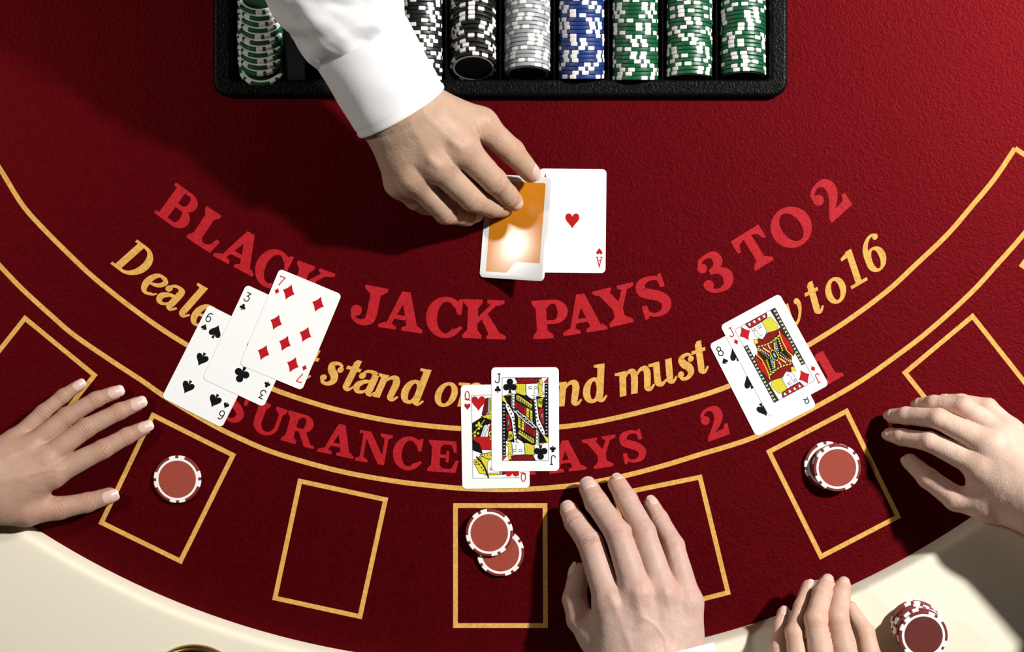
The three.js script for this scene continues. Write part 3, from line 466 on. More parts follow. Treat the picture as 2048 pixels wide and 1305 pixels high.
const JACK_DIAMOND = {
  corner: [0.16, 0.1, 108],
  clip: (x) => { x.moveTo(0, 0); x.lineTo(100, 0); x.lineTo(100, 85); x.lineTo(0, 85); x.closePath(); },
  draw: (x, k) => {
    const { P, L, beads } = k;
    P('#f4f5f5', [[0, 0], [100, 0], [100, 86], [0, 86]], 0);
    P('#7a1014', [[28, 48], [92, 40], [96, 86], [8, 86]], 0);
    for (let i = 0; i < 6; i++) L(i % 2 ? '#f1e9e4' : RED, 2, [[30 + i * 6, 60], [50, 86]]);
    P(RED, [[86, 46], [96, 86], [78, 86], [80, 64, 82, 54]], 2); L(YEL, 2.2, [[84, 46], [78, 62, 79, 86]]);
    P(RED, [[14, 66], [20, 86], [6, 86], [8, 72]], 2); L(YEL, 2.2, [[14, 62], [21, 76, 22, 86]]);
    P('#151515', [[24, 54], [34, 66], [46, 86], [24, 86]], 0); beads('#f4f5f5', 27, 58, 43, 86, 9, 1.3); L(YEL, 1.6, [[23, 56], [30, 70, 36, 86]]); for (let i = 0; i < 4; i++) P(null, [[24 + i * 2, 66 + i * 5], [28 + i * 2, 64 + i * 5], [28 + i * 2, 69 + i * 5]], 0.9);
    P('#151515', [[66, 48], [78, 46], [72, 86], [54, 86]], 0); beads('#f4f5f5', 70, 50, 60, 84, 9, 1.4); beads(YEL, 76, 50, 70, 84, 8, 1.8);
    P(BLU, [[58, 60], [68, 56], [58, 86], [50, 86]], 0.8); L('#cfe0ee', 1.3, [[62, 62], [58, 72], [61, 74], [55, 86]]);
    P('#7a1014', [[26, 40], [76, 38], [80, 50], [50, 60, 24, 54]], 1.2); for (let i = 0; i < 8; i++) { x.beginPath(); x.fillStyle = YEL; x.arc(29 + i * 7, 53 + Math.sin(i / 7 * Math.PI) * 4, 3.3, 0, 3.2); x.fill(); x.strokeStyle = BLK; x.lineWidth = 0.8; x.stroke(); }
    P(YEL, [[58, 10], [82, 12], [88, 34], [80, 42], [60, 38]], 0.8); for (let i = 0; i < 5; i++) L('#9c922c', 0.6, [[62 + i * 4, 13], [64 + i * 4.4, 38]]);
    face(x, k, 48, 27, 1.02, -1); P(YEL, [[26, 36], [34, 40], [32, 48], [24, 46]], 0.8);
    P(RED, [[26, 0], [78, 0], [76, 9], [56, 14, 30, 12]], 1.5); for (let i = 0; i < 4; i++) P('#f4f5f5', [[30 + i * 12, 2], [38 + i * 12, 2], [36 + i * 12, 9], [33 + i * 12, 9]], 1.1);
    P('#2c2a14', [[88, 0], [100, 0], [100, 86], [92, 86], [90, 40]], 0); for (let i = 0; i < 11; i++) { x.fillStyle = '#efeee2'; x.fillRect(94, 4 + i * 8, 1.6, 4); x.fillRect(96.6, 4 + i * 8, 1.6, 4); }
    P('#2c2a14', [[0, 40], [9, 40], [9, 86], [0, 86]], 0); for (let i = 0; i < 6; i++) { x.fillStyle = '#efeee2'; x.fillRect(2.6, 43 + i * 8, 1.6, 4); x.fillRect(5.2, 43 + i * 8, 1.6, 4); }
    L(YEL, 2.4, [[36, 62], [50, 86]]); L(YEL, 2.4, [[64, 62], [50, 86]]);
    P(YEL, [[42, 78], [50, 70], [58, 78], [58, 86], [42, 86]], 1.6); P('#14141c', [[45, 79], [50, 74], [55, 79], [55, 86], [45, 86]], 0.8); P('#9fa9c4', [[48, 80], [52, 80], [52, 86], [48, 86]], 0);
  },
};
const QUEEN_HEART = {
  corner: [0.145, 0.1, 104],
  clip: (x) => { x.moveTo(0, 0); x.lineTo(100, 0); x.lineTo(100, 85); x.lineTo(0, 85); x.closePath(); },
  draw: (x, k) => {
    const { P, L, beads } = k;
    P('#f4f5f5', [[0, 0], [100, 0], [100, 86], [0, 86]], 0);
    P(YEL, [[40, 6], [74, 6], [86, 44], [34, 44]], 1); face(x, k, 56, 26, 1.0, -1);
    P('#6d1117', [[30, 8], [36, 6], [36, 30], [28, 44], [22, 40]], 1.4); P('#9aa0a6', [[36, 6], [40, 8], [40, 34], [34, 40]], 0.8);
    P(YEL, [[20, 44], [40, 36, 70, 40], [84, 48], [60, 54, 36, 54]], 1.4); for (let i = 0; i < 8; i++) L(BLK, 1, [[24 + i * 7, 44], [26 + i * 7, 50]]);
    P('#14120e', [[0, 58], [22, 45], [50, 54], [30, 62], [20, 86], [0, 86]], 1);
    for (const [a, b] of [[10, 62], [15, 57], [20, 64], [15, 68], [6, 76], [13, 78], [6, 83], [15, 61]]) { x.beginPath(); x.fillStyle = YEL; x.arc(a, b, 2.6, 0, 7); x.fill(); }
    L(YEL, 1.4, [[28, 50], [12, 70, 0, 80]]); P(RED, [[40, 56], [100, 60], [100, 86], [34, 86]], 1.4); beads('#f4f5f5', 42, 60, 60, 80, 7, 1.3);
    P('#d9dde0', [[26, 62], [32, 60], [36, 66], [26, 86], [17, 86]], 1); for (let i = 0; i < 4; i++) L('#555', 0.7, [[30 - i * 2, 65 + i * 6], [26 - i * 2, 66 + i * 6], [27 - i * 2, 70 + i * 6]]);
    x.beginPath(); x.fillStyle = YEL; x.arc(42, 80, 7, 0, 7); x.fill(); x.strokeStyle = BLK; x.lineWidth = 1.6; x.stroke(); x.beginPath(); x.fillStyle = '#111'; x.arc(42, 80, 3.6, 0, 7); x.fill();
    P('#14120e', [[78, 50], [100, 58], [100, 80], [84, 70]], 1); P(YEL, [[70, 8], [86, 10], [96, 30], [84, 44]], 1); for (let i = 0; i < 4; i++) P(BLK, [[76 + i * 4, 14 + i * 6], [79 + i * 4, 16 + i * 6], [75 + i * 4, 19 + i * 6]], 0);
    L('#14120e', 3.4, [[66, 0], [74, 30, 92, 44]]); P(YEL, [[88, 28], [97, 28], [97, 38], [88, 38]], 1); P('#111', [[91, 31], [94, 31], [94, 35], [91, 35]], 0);
  },
};
const cardShape = (() => { const s = new THREE.Shape(), w = CARD.w / 2, h = CARD.h / 2, r = 0.0036; s.moveTo(-w + r, -h); s.lineTo(w - r, -h); s.absarc(w - r, -h + r, r, -Math.PI / 2, 0); s.lineTo(w, h - r); s.absarc(w - r, h - r, r, 0, Math.PI / 2); s.lineTo(-w + r, h); s.absarc(-w + r, h - r, r, Math.PI / 2, Math.PI); s.lineTo(-w, -h + r); s.absarc(-w + r, -h + r, r, Math.PI, 1.5 * Math.PI); return s; })();
function cardGeometry() {                                          // a thin sheet with its face up and the print mapped on it
  const g = new THREE.ExtrudeGeometry(cardShape, { depth: CARD.t, bevelEnabled: false, curveSegments: 8 }), p = g.attributes.position, uv = g.attributes.uv;
  for (let i = 0; i < p.count; i++) uv.setXY(i, p.getX(i) / CARD.w + 0.5, p.getY(i) / CARD.h + 0.5);
  return g.rotateX(-Math.PI / 2);
}
const cardGeo = cardGeometry();
const cardMat = (map) => mat({ map, color: lin(0.97, 0.97, 0.97), roughness: 0.4, specularIntensity: 0.45 });
function card(map, px, py, h, turn, label) {
  const m = new THREE.Mesh(cardGeo, [cardMat(map), M.card]); m.name = numbered('playing_card'); m.castShadow = m.receiveShadow = true; scene.add(m);
  placeMM(m, at(px, py, h)); m.rotation.y = -turn * Math.PI / 180; return tag(m, label, 'playing card');
}
const c2 = [0.275, 0.725];
card(pips('spade', '6', [[c2[0], 0.2], [c2[1], 0.2], [c2[0], 0.5, 1], [c2[1], 0.5, 1], [c2[0], 0.8, 1], [c2[1], 0.8, 1]]), 430.5, 733, 0.22, 26.8, 'six of spades, white playing card lowest in the row of three');
card(pips('club', '3', [[0.5, 0.19], [0.5, 0.5], [0.5, 0.81, 1]], 116), 510, 692, 0.56, 25, 'three of clubs, white playing card between the six and the seven');
card(pips('diamond', '7', [[0.275, 0.195], [0.725, 0.195], [0.275, 0.5], [0.725, 0.5], [0.5, 0.6], [0.275, 0.805], [0.725, 0.805]].map(([u, v], i) => [[0.26, 0.175], [0.73, 0.175], [0.26, 0.49], [0.73, 0.49], [0.5, 0.645], [0.26, 0.805], [0.73, 0.805]][i]), 112), 581.5, 659.5, 0.9, 22.6, 'seven of diamonds, white playing card on top of the row of three');
card(court('Q', 'heart', QUEEN_HEART), 990.5, 873.5, 0.22, -0.9, 'queen of hearts, half hidden under the jack of clubs');
card(court('J', 'club', JACK_CLUB), 1050.5, 839, 0.56, -0.2, 'jack of clubs lying across the queen of hearts');
card(pips('spade', '8', [[c2[0], 0.2], [c2[1], 0.2], [0.5, 0.35], [c2[0], 0.5], [c2[1], 0.5], [0.5, 0.65, 1], [c2[0], 0.8, 1], [c2[1], 0.8, 1]]), 1525.5, 751, 0.22, -27, 'eight of spades, half hidden under the jack of diamonds');
card(court('J', 'diamond', JACK_DIAMOND), 1549, 711, 0.56, -28.5, 'jack of diamonds lying across the eight of spades');
card(pips('heart', 'A', [[0.5, 0.5]], 106), 1144.5, 442, 0.22, 0.6, 'ace of hearts lying flat beside the dealt orange card');
{ // the card being dealt: bent, its outer edge lifted by the fingers, back side up
  const back = canvas((x) => {
    x.fillStyle = '#dd8b1a'; x.beginPath(); const m = 46, r = 22; x.moveTo(m + r, m); x.lineTo(CW - m - r, m); x.quadraticCurveTo(CW - m, m, CW - m, m + r); x.lineTo(CW - m, CH - 132); x.lineTo(292, CH - 132); x.quadraticCurveTo(272, CH - 132, 258, CH - 112); x.lineTo(226, CH - 66); x.quadraticCurveTo(212, CH - 46, 190, CH - 46); x.lineTo(m, CH - 46); x.lineTo(m, m + r); x.quadraticCurveTo(m, m, m + r, m); x.fill();
  });
  const nx = 20, ny = 28, pos = [], uv = [], idx = [], run = [[0, 0]];
  for (let i = 0; i < 60; i++) { const a = (12 + 11 * i / 59) * Math.PI / 180, l = CARD.w / 60; run.push([run[i][0] + l * Math.cos(a), run[i][1] + l * Math.sin(a)]); }
  const bend = (u, v) => {                                          // u across, v along, each -0.5 .. 0.5 ; returns local x, height, z in metres
    const q = clamp((u + 0.5) * 60, 0, 59.999), i = Math.floor(q), f = q - i, w = u + 0.5;
    return [lerp(run[i][0], run[i + 1][0], f) - run[60][0] / 2, lerp(run[i][1], run[i + 1][1], f) + w * (0.010 * (v + 0.5) - 0.011 * (v - 0.2) ** 2), v * CARD.h];
  };
  const layers = [0, -CARD.t];
  for (const d of layers) for (let j = 0; j <= ny; j++) for (let i = 0; i <= nx; i++) {
    let u = i / nx - 0.5, v = j / ny - 0.5;
    const r = 0.0036, X = Math.abs(u) * CARD.w, Z = Math.abs(v) * CARD.h, ex = X - (CARD.w / 2 - r), ez = Z - (CARD.h / 2 - r);
    if (ex > 0 && ez > 0) { const l = Math.max(ex, ez) / Math.hypot(ex, ez); u = Math.sign(u) * (CARD.w / 2 - r + ex * l) / CARD.w; v = Math.sign(v) * (CARD.h / 2 - r + ez * l) / CARD.h; }
    const p = bend(u, v); pos.push(p[0], p[1] + d, p[2]); uv.push(u + 0.5, 0.5 - v);
  }
  const W = nx + 1, N = W * (ny + 1);
  for (let j = 0; j < ny; j++) for (let i = 0; i < nx; i++) { const a = j * W + i; idx.push(a, a + W, a + 1, a + 1, a + W, a + W + 1); idx.push(N + a, N + a + 1, N + a + W, N + a + 1, N + a + W + 1, N + a + W); }
  const rim = []; for (let i = 0; i < nx; i++) rim.push(i); for (let j = 0; j < ny; j++) rim.push(j * W + nx); for (let i = nx; i > 0; i--) rim.push(ny * W + i); for (let j = ny; j > 0; j--) rim.push(j * W);
  rim.forEach((a, i) => { const b = rim[(i + 1) % rim.length]; idx.push(a, b, N + a, b, N + b, N + a); });
  const g = new THREE.BufferGeometry(); g.setAttribute('position', new THREE.Float32BufferAttribute(pos, 3)); g.setAttribute('uv', new THREE.Float32BufferAttribute(uv, 2)); g.setIndex(idx); g.computeVertexNormals();
  const m = new THREE.Mesh(g, mat({ map: back, color: lin(0.97, 0.97, 0.97), roughness: 0.22, ior: 1.75, specularIntensity: 1 }));
  m.name = numbered('playing_card'); m.castShadow = m.receiveShadow = true; scene.add(m); placeMM(m, at(1031, 456, 0.8)); m.rotation.y = -4.5 * Math.PI / 180;
  tag(m, 'face-down card with glossy orange back, bent under the dealer fingers', 'playing card');
}
// ------------------------------------------------------------------ hands: rounded, tapered bones joined smoothly and meshed
const smin = (a, b, k) => { const h = Math.max(k - Math.abs(a - b), 0) / k; return Math.min(a, b) - h * h * k * 0.25; };
const bone = (a, b) => { const A = at(a[0], a[1], a[2]), B = at(b[0], b[1], b[2]), d = [B[0] - A[0], B[1] - A[1], B[2] - A[2]], l2 = d[0] * d[0] + d[1] * d[1] + d[2] * d[2]; return { A, B, d, l2, ra: a[3], rb: b[3] }; };
const boneD = (s, x, y, z) => { const px = x - s.A[0], py = y - s.A[1], pz = z - s.A[2], t = clamp((px * s.d[0] + py * s.d[1] + pz * s.d[2]) / s.l2, 0, 1), ex = px - s.d[0] * t, ey = py - s.d[1] * t, ez = pz - s.d[2] * t; return Math.sqrt(ex * ex + ey * ey + ez * ez) - (s.ra + (s.rb - s.ra) * t); };
const chain = (list) => list.slice(1).map((p, i) => bone(list[i], p));
const seg2 = (px, py, a, b) => { const dx = b[0] - a[0], dy = b[1] - a[1], t = clamp(((px - a[0]) * dx + (py - a[1]) * dy) / (dx * dx + dy * dy), 0, 1); return Math.hypot(px - a[0] - dx * t, py - a[1] - dy * t); };
/* spec: palm [[a, b], ...] bones; fingers [{ joints: [mcp, pip, dip, tip], nail }]; ridges / grooves: lines on the back of the hand */
function makeField(spec) {
  const palm = spec.palm.map(([a, b]) => bone(a, b)), fingers = spec.fingers.map((f) => chain(f.joints)), kp = spec.kp ?? 12, kf = spec.kf ?? 7;
  const marks = [];
  for (const [pts, amp, sig, hmin] of spec.marks ?? []) marks.push({ pts: pts.map(([x, y]) => [x, y]), amp, sig: sig * 2.35, hmin: hmin ?? 0, box: [Math.min(...pts.map((p) => p[0])) - sig * 8, Math.min(...pts.map((p) => p[1])) - sig * 8, Math.max(...pts.map((p) => p[0])) + sig * 8, Math.max(...pts.map((p) => p[1])) + sig * 8] });
  // skin folds over the finger joints
  const folds = [];
  spec.fingers.forEach((f) => {
    if (f.folds === 0) return;
    f.joints.forEach((j, i) => {
      if (i === 0 || i === f.joints.length - 1) return;
      const A = at(...f.joints[i - 1]), B = at(...j), C = at(...f.joints[i + 1]), v = new THREE.Vector3(C[0] - A[0], C[1] - A[1], C[2] - A[2]).normalize();
      const big = i === f.joints.length - 3 || f.thumb;
      for (const [s, a] of big ? [[-3.1, 0.6], [-1.1, 1], [0.9, 0.9], [2.9, 0.55]] : [[-1.0, 0.8], [0.9, 0.6]]) { const up = new THREE.Vector3(0, 1, 0).addScaledVector(v, -v.y).normalize(), across = new THREE.Vector3().crossVectors(v, up); folds.push({ up, across, c: [B[0] + v.x * s, B[1] + v.y * s, B[2] + v.z * s], v, amp: (f.folds ?? spec.folds ?? 0.3) * a * (big ? 1 : 0.7), r: j[3], bow: s * 0.03 }); }
    });
  });
  const perspective = (y) => 1 / (K * 1000 * (1 - y / (CAM * 1000)));
  const base = (x, y, z) => {
    let d = 1e9, f = 1e9;
    for (const s of palm) d = smin(d, boneD(s, x, y, z), kp);
    for (const c of fingers) { let q = 1e9; for (const s of c) q = smin(q, boneD(s, x, y, z), 2.6); f = smin(f, q, spec.kff ?? 0.9); }
    return smin(d, f, kf);
  };
  const full = (x, y, z) => {
    let d = base(x, y, z);
    if (Math.abs(d) > 4) return d;
    for (const q of folds) {
      const dx = x - q.c[0], dy = y - q.c[1], dz = z - q.c[2], s = dx * q.v.x + dy * q.v.y + dz * q.v.z; if (s > 3 || s < -3) continue;
      const ox = dx - q.v.x * s, oy = dy - q.v.y * s, oz = dz - q.v.z * s, rr = Math.hypot(ox, oy, oz), high = ox * q.up.x + oy * q.up.y + oz * q.up.z; if (rr > q.r * 1.9 || high < 0) continue;
      const side = Math.abs(ox * q.across.x + oy * q.across.y + oz * q.across.z) / q.r, wob = s - q.bow * side * side * 6 - 0.25 * Math.sin(ox * 0.9 + oz * 0.7 + q.c[0]);
      d += q.amp * 1.9 * Math.exp(-wob * wob / 0.5) * clamp(1.25 - side, 0, 1) * clamp(high / q.r * 2, 0, 1);
    }
    if (marks.length) {
      const k = perspective(y), px = x * k + 1024, py = z * k + 652.5;
      for (const m of marks) { if (y < m.hmin || px < m.box[0] || px > m.box[2] || py < m.box[1] || py > m.box[3]) continue; let l = 1e9; for (let i = 0; i < m.pts.length - 1; i++) l = Math.min(l, seg2(px, py, m.pts[i], m.pts[i + 1])); d += m.amp * Math.exp(-l * l / (2 * m.sig * m.sig)); }
    }
    d += 0.10 * noise3(x * 0.09, y * 0.09, z * 0.09) + 0.05 * noise3(x * 0.35, y * 0.35, z * 0.35);
    return d;
  };
  return { base, full, palm, fingers };
}
function meshField(field, cell, lo, hi, tint) {                        // surface nets with vertices drawn onto the surface
  const nx = Math.ceil((hi[0] - lo[0]) / cell), ny = Math.ceil((hi[1] - lo[1]) / cell), nz = Math.ceil((hi[2] - lo[2]) / cell), X = nx + 1, Y = ny + 1, Z = nz + 1;
  const v = new Float32Array(X * Y * Z).fill(9), id = (i, j, k) => (k * Y + j) * X + i, BL = 6;
  for (let k0 = 0; k0 < Z; k0 += BL) for (let j0 = 0; j0 < Y; j0 += BL) for (let i0 = 0; i0 < X; i0 += BL) {
    const d = field.base(lo[0] + (i0 + BL / 2) * cell, lo[1] + (j0 + BL / 2) * cell, lo[2] + (k0 + BL / 2) * cell);
    if (Math.abs(d) > BL * cell * 0.9 + 3) { if (d < 0) for (let k = k0; k < Math.min(k0 + BL, Z); k++) for (let j = j0; j < Math.min(j0 + BL, Y); j++) for (let i = i0; i < Math.min(i0 + BL, X); i++) v[id(i, j, k)] = -9; continue; }
    for (let k = k0; k < Math.min(k0 + BL, Z); k++) for (let j = j0; j < Math.min(j0 + BL, Y); j++) for (let i = i0; i < Math.min(i0 + BL, X); i++) v[id(i, j, k)] = field.full(lo[0] + i * cell, lo[1] + j * cell, lo[2] + k * cell);
  }
  const vert = new Int32Array(X * Y * Z).fill(-1), pos = [], idx = [];
  const E = [[0, 1], [2, 3], [4, 5], [6, 7], [0, 2], [1, 3], [4, 6], [5, 7], [0, 4], [1, 5], [2, 6], [3, 7]];
  for (let k = 0; k < nz; k++) for (let j = 0; j < ny; j++) for (let i = 0; i < nx; i++) {
    const c = [id(i, j, k), id(i + 1, j, k), id(i, j + 1, k), id(i + 1, j + 1, k), id(i, j, k + 1), id(i + 1, j, k + 1), id(i, j + 1, k + 1), id(i + 1, j + 1, k + 1)];
    let m = 0; for (let q = 0; q < 8; q++) if (v[c[q]] < 0) m |= 1 << q;
    if (m === 0 || m === 255) continue;
    let x = 0, y = 0, z = 0, n = 0;
    for (const [a, b] of E) { const va = v[c[a]], vb = v[c[b]]; if ((va < 0) === (vb < 0)) continue; const t = va / (va - vb); x += lerp(a & 1, b & 1, t); y += lerp((a >> 1) & 1, (b >> 1) & 1, t); z += lerp(a >> 2, b >> 2, t); n++; }
    vert[id(i, j, k)] = pos.length / 3; pos.push(lo[0] + (i + x / n) * cell, lo[1] + (j + y / n) * cell, lo[2] + (k + z / n) * cell);
  }
  const quad = (a, b, c, d, flip) => { if (a < 0 || b < 0 || c < 0 || d < 0) return; flip ? idx.push(a, c, b, a, d, c) : idx.push(a, b, c, a, c, d); };
  for (let k = 1; k < nz; k++) for (let j = 1; j < ny; j++) for (let i = 1; i < nx; i++) {
    const o = v[id(i, j, k)] < 0;
    if (o !== v[id(i + 1, j, k)] < 0) quad(vert[id(i, j - 1, k - 1)], vert[id(i, j, k - 1)], vert[id(i, j, k)], vert[id(i, j - 1, k)], !o);
    if (o !== v[id(i, j + 1, k)] < 0) quad(vert[id(i - 1, j, k - 1)], vert[id(i - 1, j, k)], vert[id(i, j, k)], vert[id(i, j, k - 1)], !o);
    if (o !== v[id(i, j, k + 1)] < 0) quad(vert[id(i - 1, j - 1, k)], vert[id(i, j - 1, k)], vert[id(i, j, k)], vert[id(i - 1, j, k)], !o);
  }
  const n = pos.length / 3, P = new Float32Array(n * 3), N = new Float32Array(n * 3), C = new Float32Array(n * 3), UV = new Float32Array(n * 2), e = 0.35;
  for (let i = 0; i < n; i++) {
    let [x, y, z] = [pos[i * 3], pos[i * 3 + 1], pos[i * 3 + 2]], g;
    for (let q = 0; q < 2; q++) {
      g = [field.full(x + e, y, z) - field.full(x - e, y, z), field.full(x, y + e, z) - field.full(x, y - e, z), field.full(x, y, z + e) - field.full(x, y, z - e)];
      const l = Math.hypot(...g) || 1; g = g.map((q2) => q2 / l);
      if (q === 0) { const d = clamp(field.full(x, y, z), -cell * 0.5, cell * 0.5); x -= g[0] * d; y -= g[1] * d; z -= g[2] * d; }
    }
    P.set([x / 1000, TY + y / 1000, z / 1000], i * 3); N.set(g, i * 3); C.set(tint(x, y, z), i * 3); UV.set([x / 1000 + y / 1600, z / 1000 + y / 1900], i * 2);
  }
  const geo = new THREE.BufferGeometry();
  geo.setAttribute('position', new THREE.BufferAttribute(P, 3)); geo.setAttribute('normal', new THREE.BufferAttribute(N, 3)); geo.setAttribute('color', new THREE.BufferAttribute(C, 3)); geo.setAttribute('uv', new THREE.BufferAttribute(UV, 2)); geo.setIndex(idx);
  return geo;
}
function nailGeometry(field, f) {                                      // a curved plate laid on the finger end
  const J = f.joints, T = at(...J.at(-1)), D = at(...J.at(-2)), r = J.at(-1)[3], nl = f.nail, len = nl.len ?? r * 1.75, w = nl.w ?? r * 1.45;
  const a = new THREE.Vector3(T[0] - D[0], T[1] - D[1], T[2] - D[2]).normalize(), up = new THREE.Vector3(...(nl.up ?? [0, 1, 0])), n = up.clone().addScaledVector(a, -up.dot(a)).normalize(), b = new THREE.Vector3().crossVectors(a, n);
  const end = r * (nl.end ?? 0.92), nu = 10, nv = 14, grid = [];
  const height = (s, u) => { for (let h = r + 5; h > -r * 0.6; h -= 0.12) { if (field.base(T[0] + a.x * s + b.x * u + n.x * h, T[1] + a.y * s + b.y * u + n.y * h, T[2] + a.z * s + b.z * u + n.z * h) < 0) return h; } return -r * 0.6; };
  const limit = r * 0.3;
  for (let j = 0; j <= nv; j++) for (let i = 0; i <= nu; i++) {
    const v = j / nv, q = i / nu * 2 - 1;
    let narrow = 1; if (v < 0.22) narrow = Math.sqrt(Math.max(0, 1 - ((0.22 - v) / 0.22) ** 2)) * 0.55 + 0.45; if (v > 0.72) narrow = Math.sqrt(Math.max(0, 1 - ((v - 0.72) / 0.32) ** 2));
    const s = end - len + len * v, u = q * w / 2 * narrow, se = Math.min(s, limit), h = height(se, u) - Math.max(0, s - limit) * 0.42;
    const dome = 0.28 * (1 - q * q * 0.9) + 0.18, hh = h + dome * (v < 0.08 ? 0.4 : 1);
    grid.push([T[0] + a.x * s + b.x * u + n.x * hh, T[1] + a.y * s + b.y * u + n.y * hh, T[2] + a.z * s + b.z * u + n.z * hh]);
  }
  const W = nu + 1, pos = [], uv = [], col = [], idx = [], tip = nl.tip ?? 0.86, bed = nl.bed ?? [0.64, 0.43, 0.37], free = nl.free ?? [0.70, 0.62, 0.51];
  for (const d of [0, 0.7]) grid.forEach((p, i) => { const v = Math.floor(i / W) / nv, q = (i % W) / nu * 2 - 1, edge = tip + 0.05 * q * q, c = v > edge ? free : v < 0.14 ? [bed[0] * 1.08, bed[1] * 1.14, bed[2] * 1.14] : bed; pos.push((p[0] - n.x * d) / 1000, TY + (p[1] - n.y * d) / 1000, (p[2] - n.z * d) / 1000); col.push(...c); uv.push(q, v); });
  const N = W * (nv + 1);
  for (let j = 0; j < nv; j++) for (let i = 0; i < nu; i++) { const p = j * W + i; idx.push(p, p + W, p + 1, p + 1, p + W, p + W + 1, N + p, N + p + 1, N + p + W, N + p + 1, N + p + W + 1, N + p + W); }
  const rim = []; for (let i = 0; i < nu; i++) rim.push(i); for (let j = 0; j < nv; j++) rim.push(j * W + nu); for (let i = nu; i > 0; i--) rim.push(nv * W + i); for (let j = nv; j > 0; j--) rim.push(j * W);
  rim.forEach((p, i) => { const q = rim[(i + 1) % rim.length]; idx.push(p, q, N + p, q, N + q, N + p); });
  const g = new THREE.BufferGeometry(); g.setAttribute('position', new THREE.Float32BufferAttribute(pos, 3)); g.setAttribute('color', new THREE.Float32BufferAttribute(col, 3)); g.setAttribute('uv', new THREE.Float32BufferAttribute(uv, 2)); g.setIndex(idx);
  const probe = g.index.array; const A = new THREE.Vector3().fromArray(pos, probe[0] * 3), Bv = new THREE.Vector3().fromArray(pos, probe[1] * 3), Cv = new THREE.Vector3().fromArray(pos, probe[2] * 3);
  if (Bv.sub(A).cross(Cv.sub(A)).dot(n) < 0) { const t = g.index.array; for (let i = 0; i < t.length; i += 3) { const s = t[i + 1]; t[i + 1] = t[i + 2]; t[i + 2] = s; } }
  g.computeVertexNormals();
  return g;
}
const nailMat = mat({ vertexColors: true, roughness: 0.28, specularIntensity: 0.6 });
function person(label, spec) {
  const t = thing('person', label, 'person', null);
  const field = makeField(spec), all = [...field.palm, ...field.fingers.flat()], lo = [1e9, 1e9, 1e9], hi = [-1e9, -1e9, -1e9];
  for (const s of all) for (const [p, r] of [[s.A, s.ra], [s.B, s.rb]]) for (let c = 0; c < 3; c++) { lo[c] = Math.min(lo[c], p[c] - r - 5); hi[c] = Math.max(hi[c], p[c] + r + 5); }
  const rosy = []; for (const f of spec.fingers) f.joints.forEach((j, i) => rosy.push([...at(...j), j[3] * (i === f.joints.length - 1 ? 1.3 : 1.05), i === f.joints.length - 1 ? 0.9 : i === 0 ? 0.5 : 0.75]));
  const s = spec.skin;
  const tint = (x, y, z) => {
    let w = 0; for (const q of rosy) { const d = Math.hypot(x - q[0], y - q[1], z - q[2]) / q[3]; if (d < 2) w = Math.max(w, q[4] * Math.exp(-d * d * 0.8) * 2); }
    w = clamp(w, 0, 1) * (spec.rosy ?? 1) * (0.75 + 0.25 * noise3(x * 0.12, y * 0.12, z * 0.12));
    const n = 1 + 0.05 * noise3(x * 0.05, y * 0.05 + 7, z * 0.05) + 0.035 * noise3(x * 0.25, y * 0.25, z * 0.25 + 9), m = 0.04 * noise3(x * 0.08 + 20, y * 0.08, z * 0.08);
    return [s[0] * n * (1 + 0.02 * w), s[1] * n * (1 - 0.16 * w + m), s[2] * n * (1 - 0.2 * w + m)];
  };
  part('arm', meshField(field, spec.cell ?? 0.95, lo, hi, tint), mat({ vertexColors: true, roughness: 0.5, specularIntensity: 0.45, bumpMap: M.skinBump, bumpScale: 0.00017, sheen: 0.1, sheenColor: lin(0.8, 0.5, 0.4), sheenRoughness: 0.5 }), t, 'bare skin of hand and arm');
  for (const f of spec.fingers) if (f.nail) part('fingernail', nailGeometry(field, f), nailMat, t);
  return t;
}
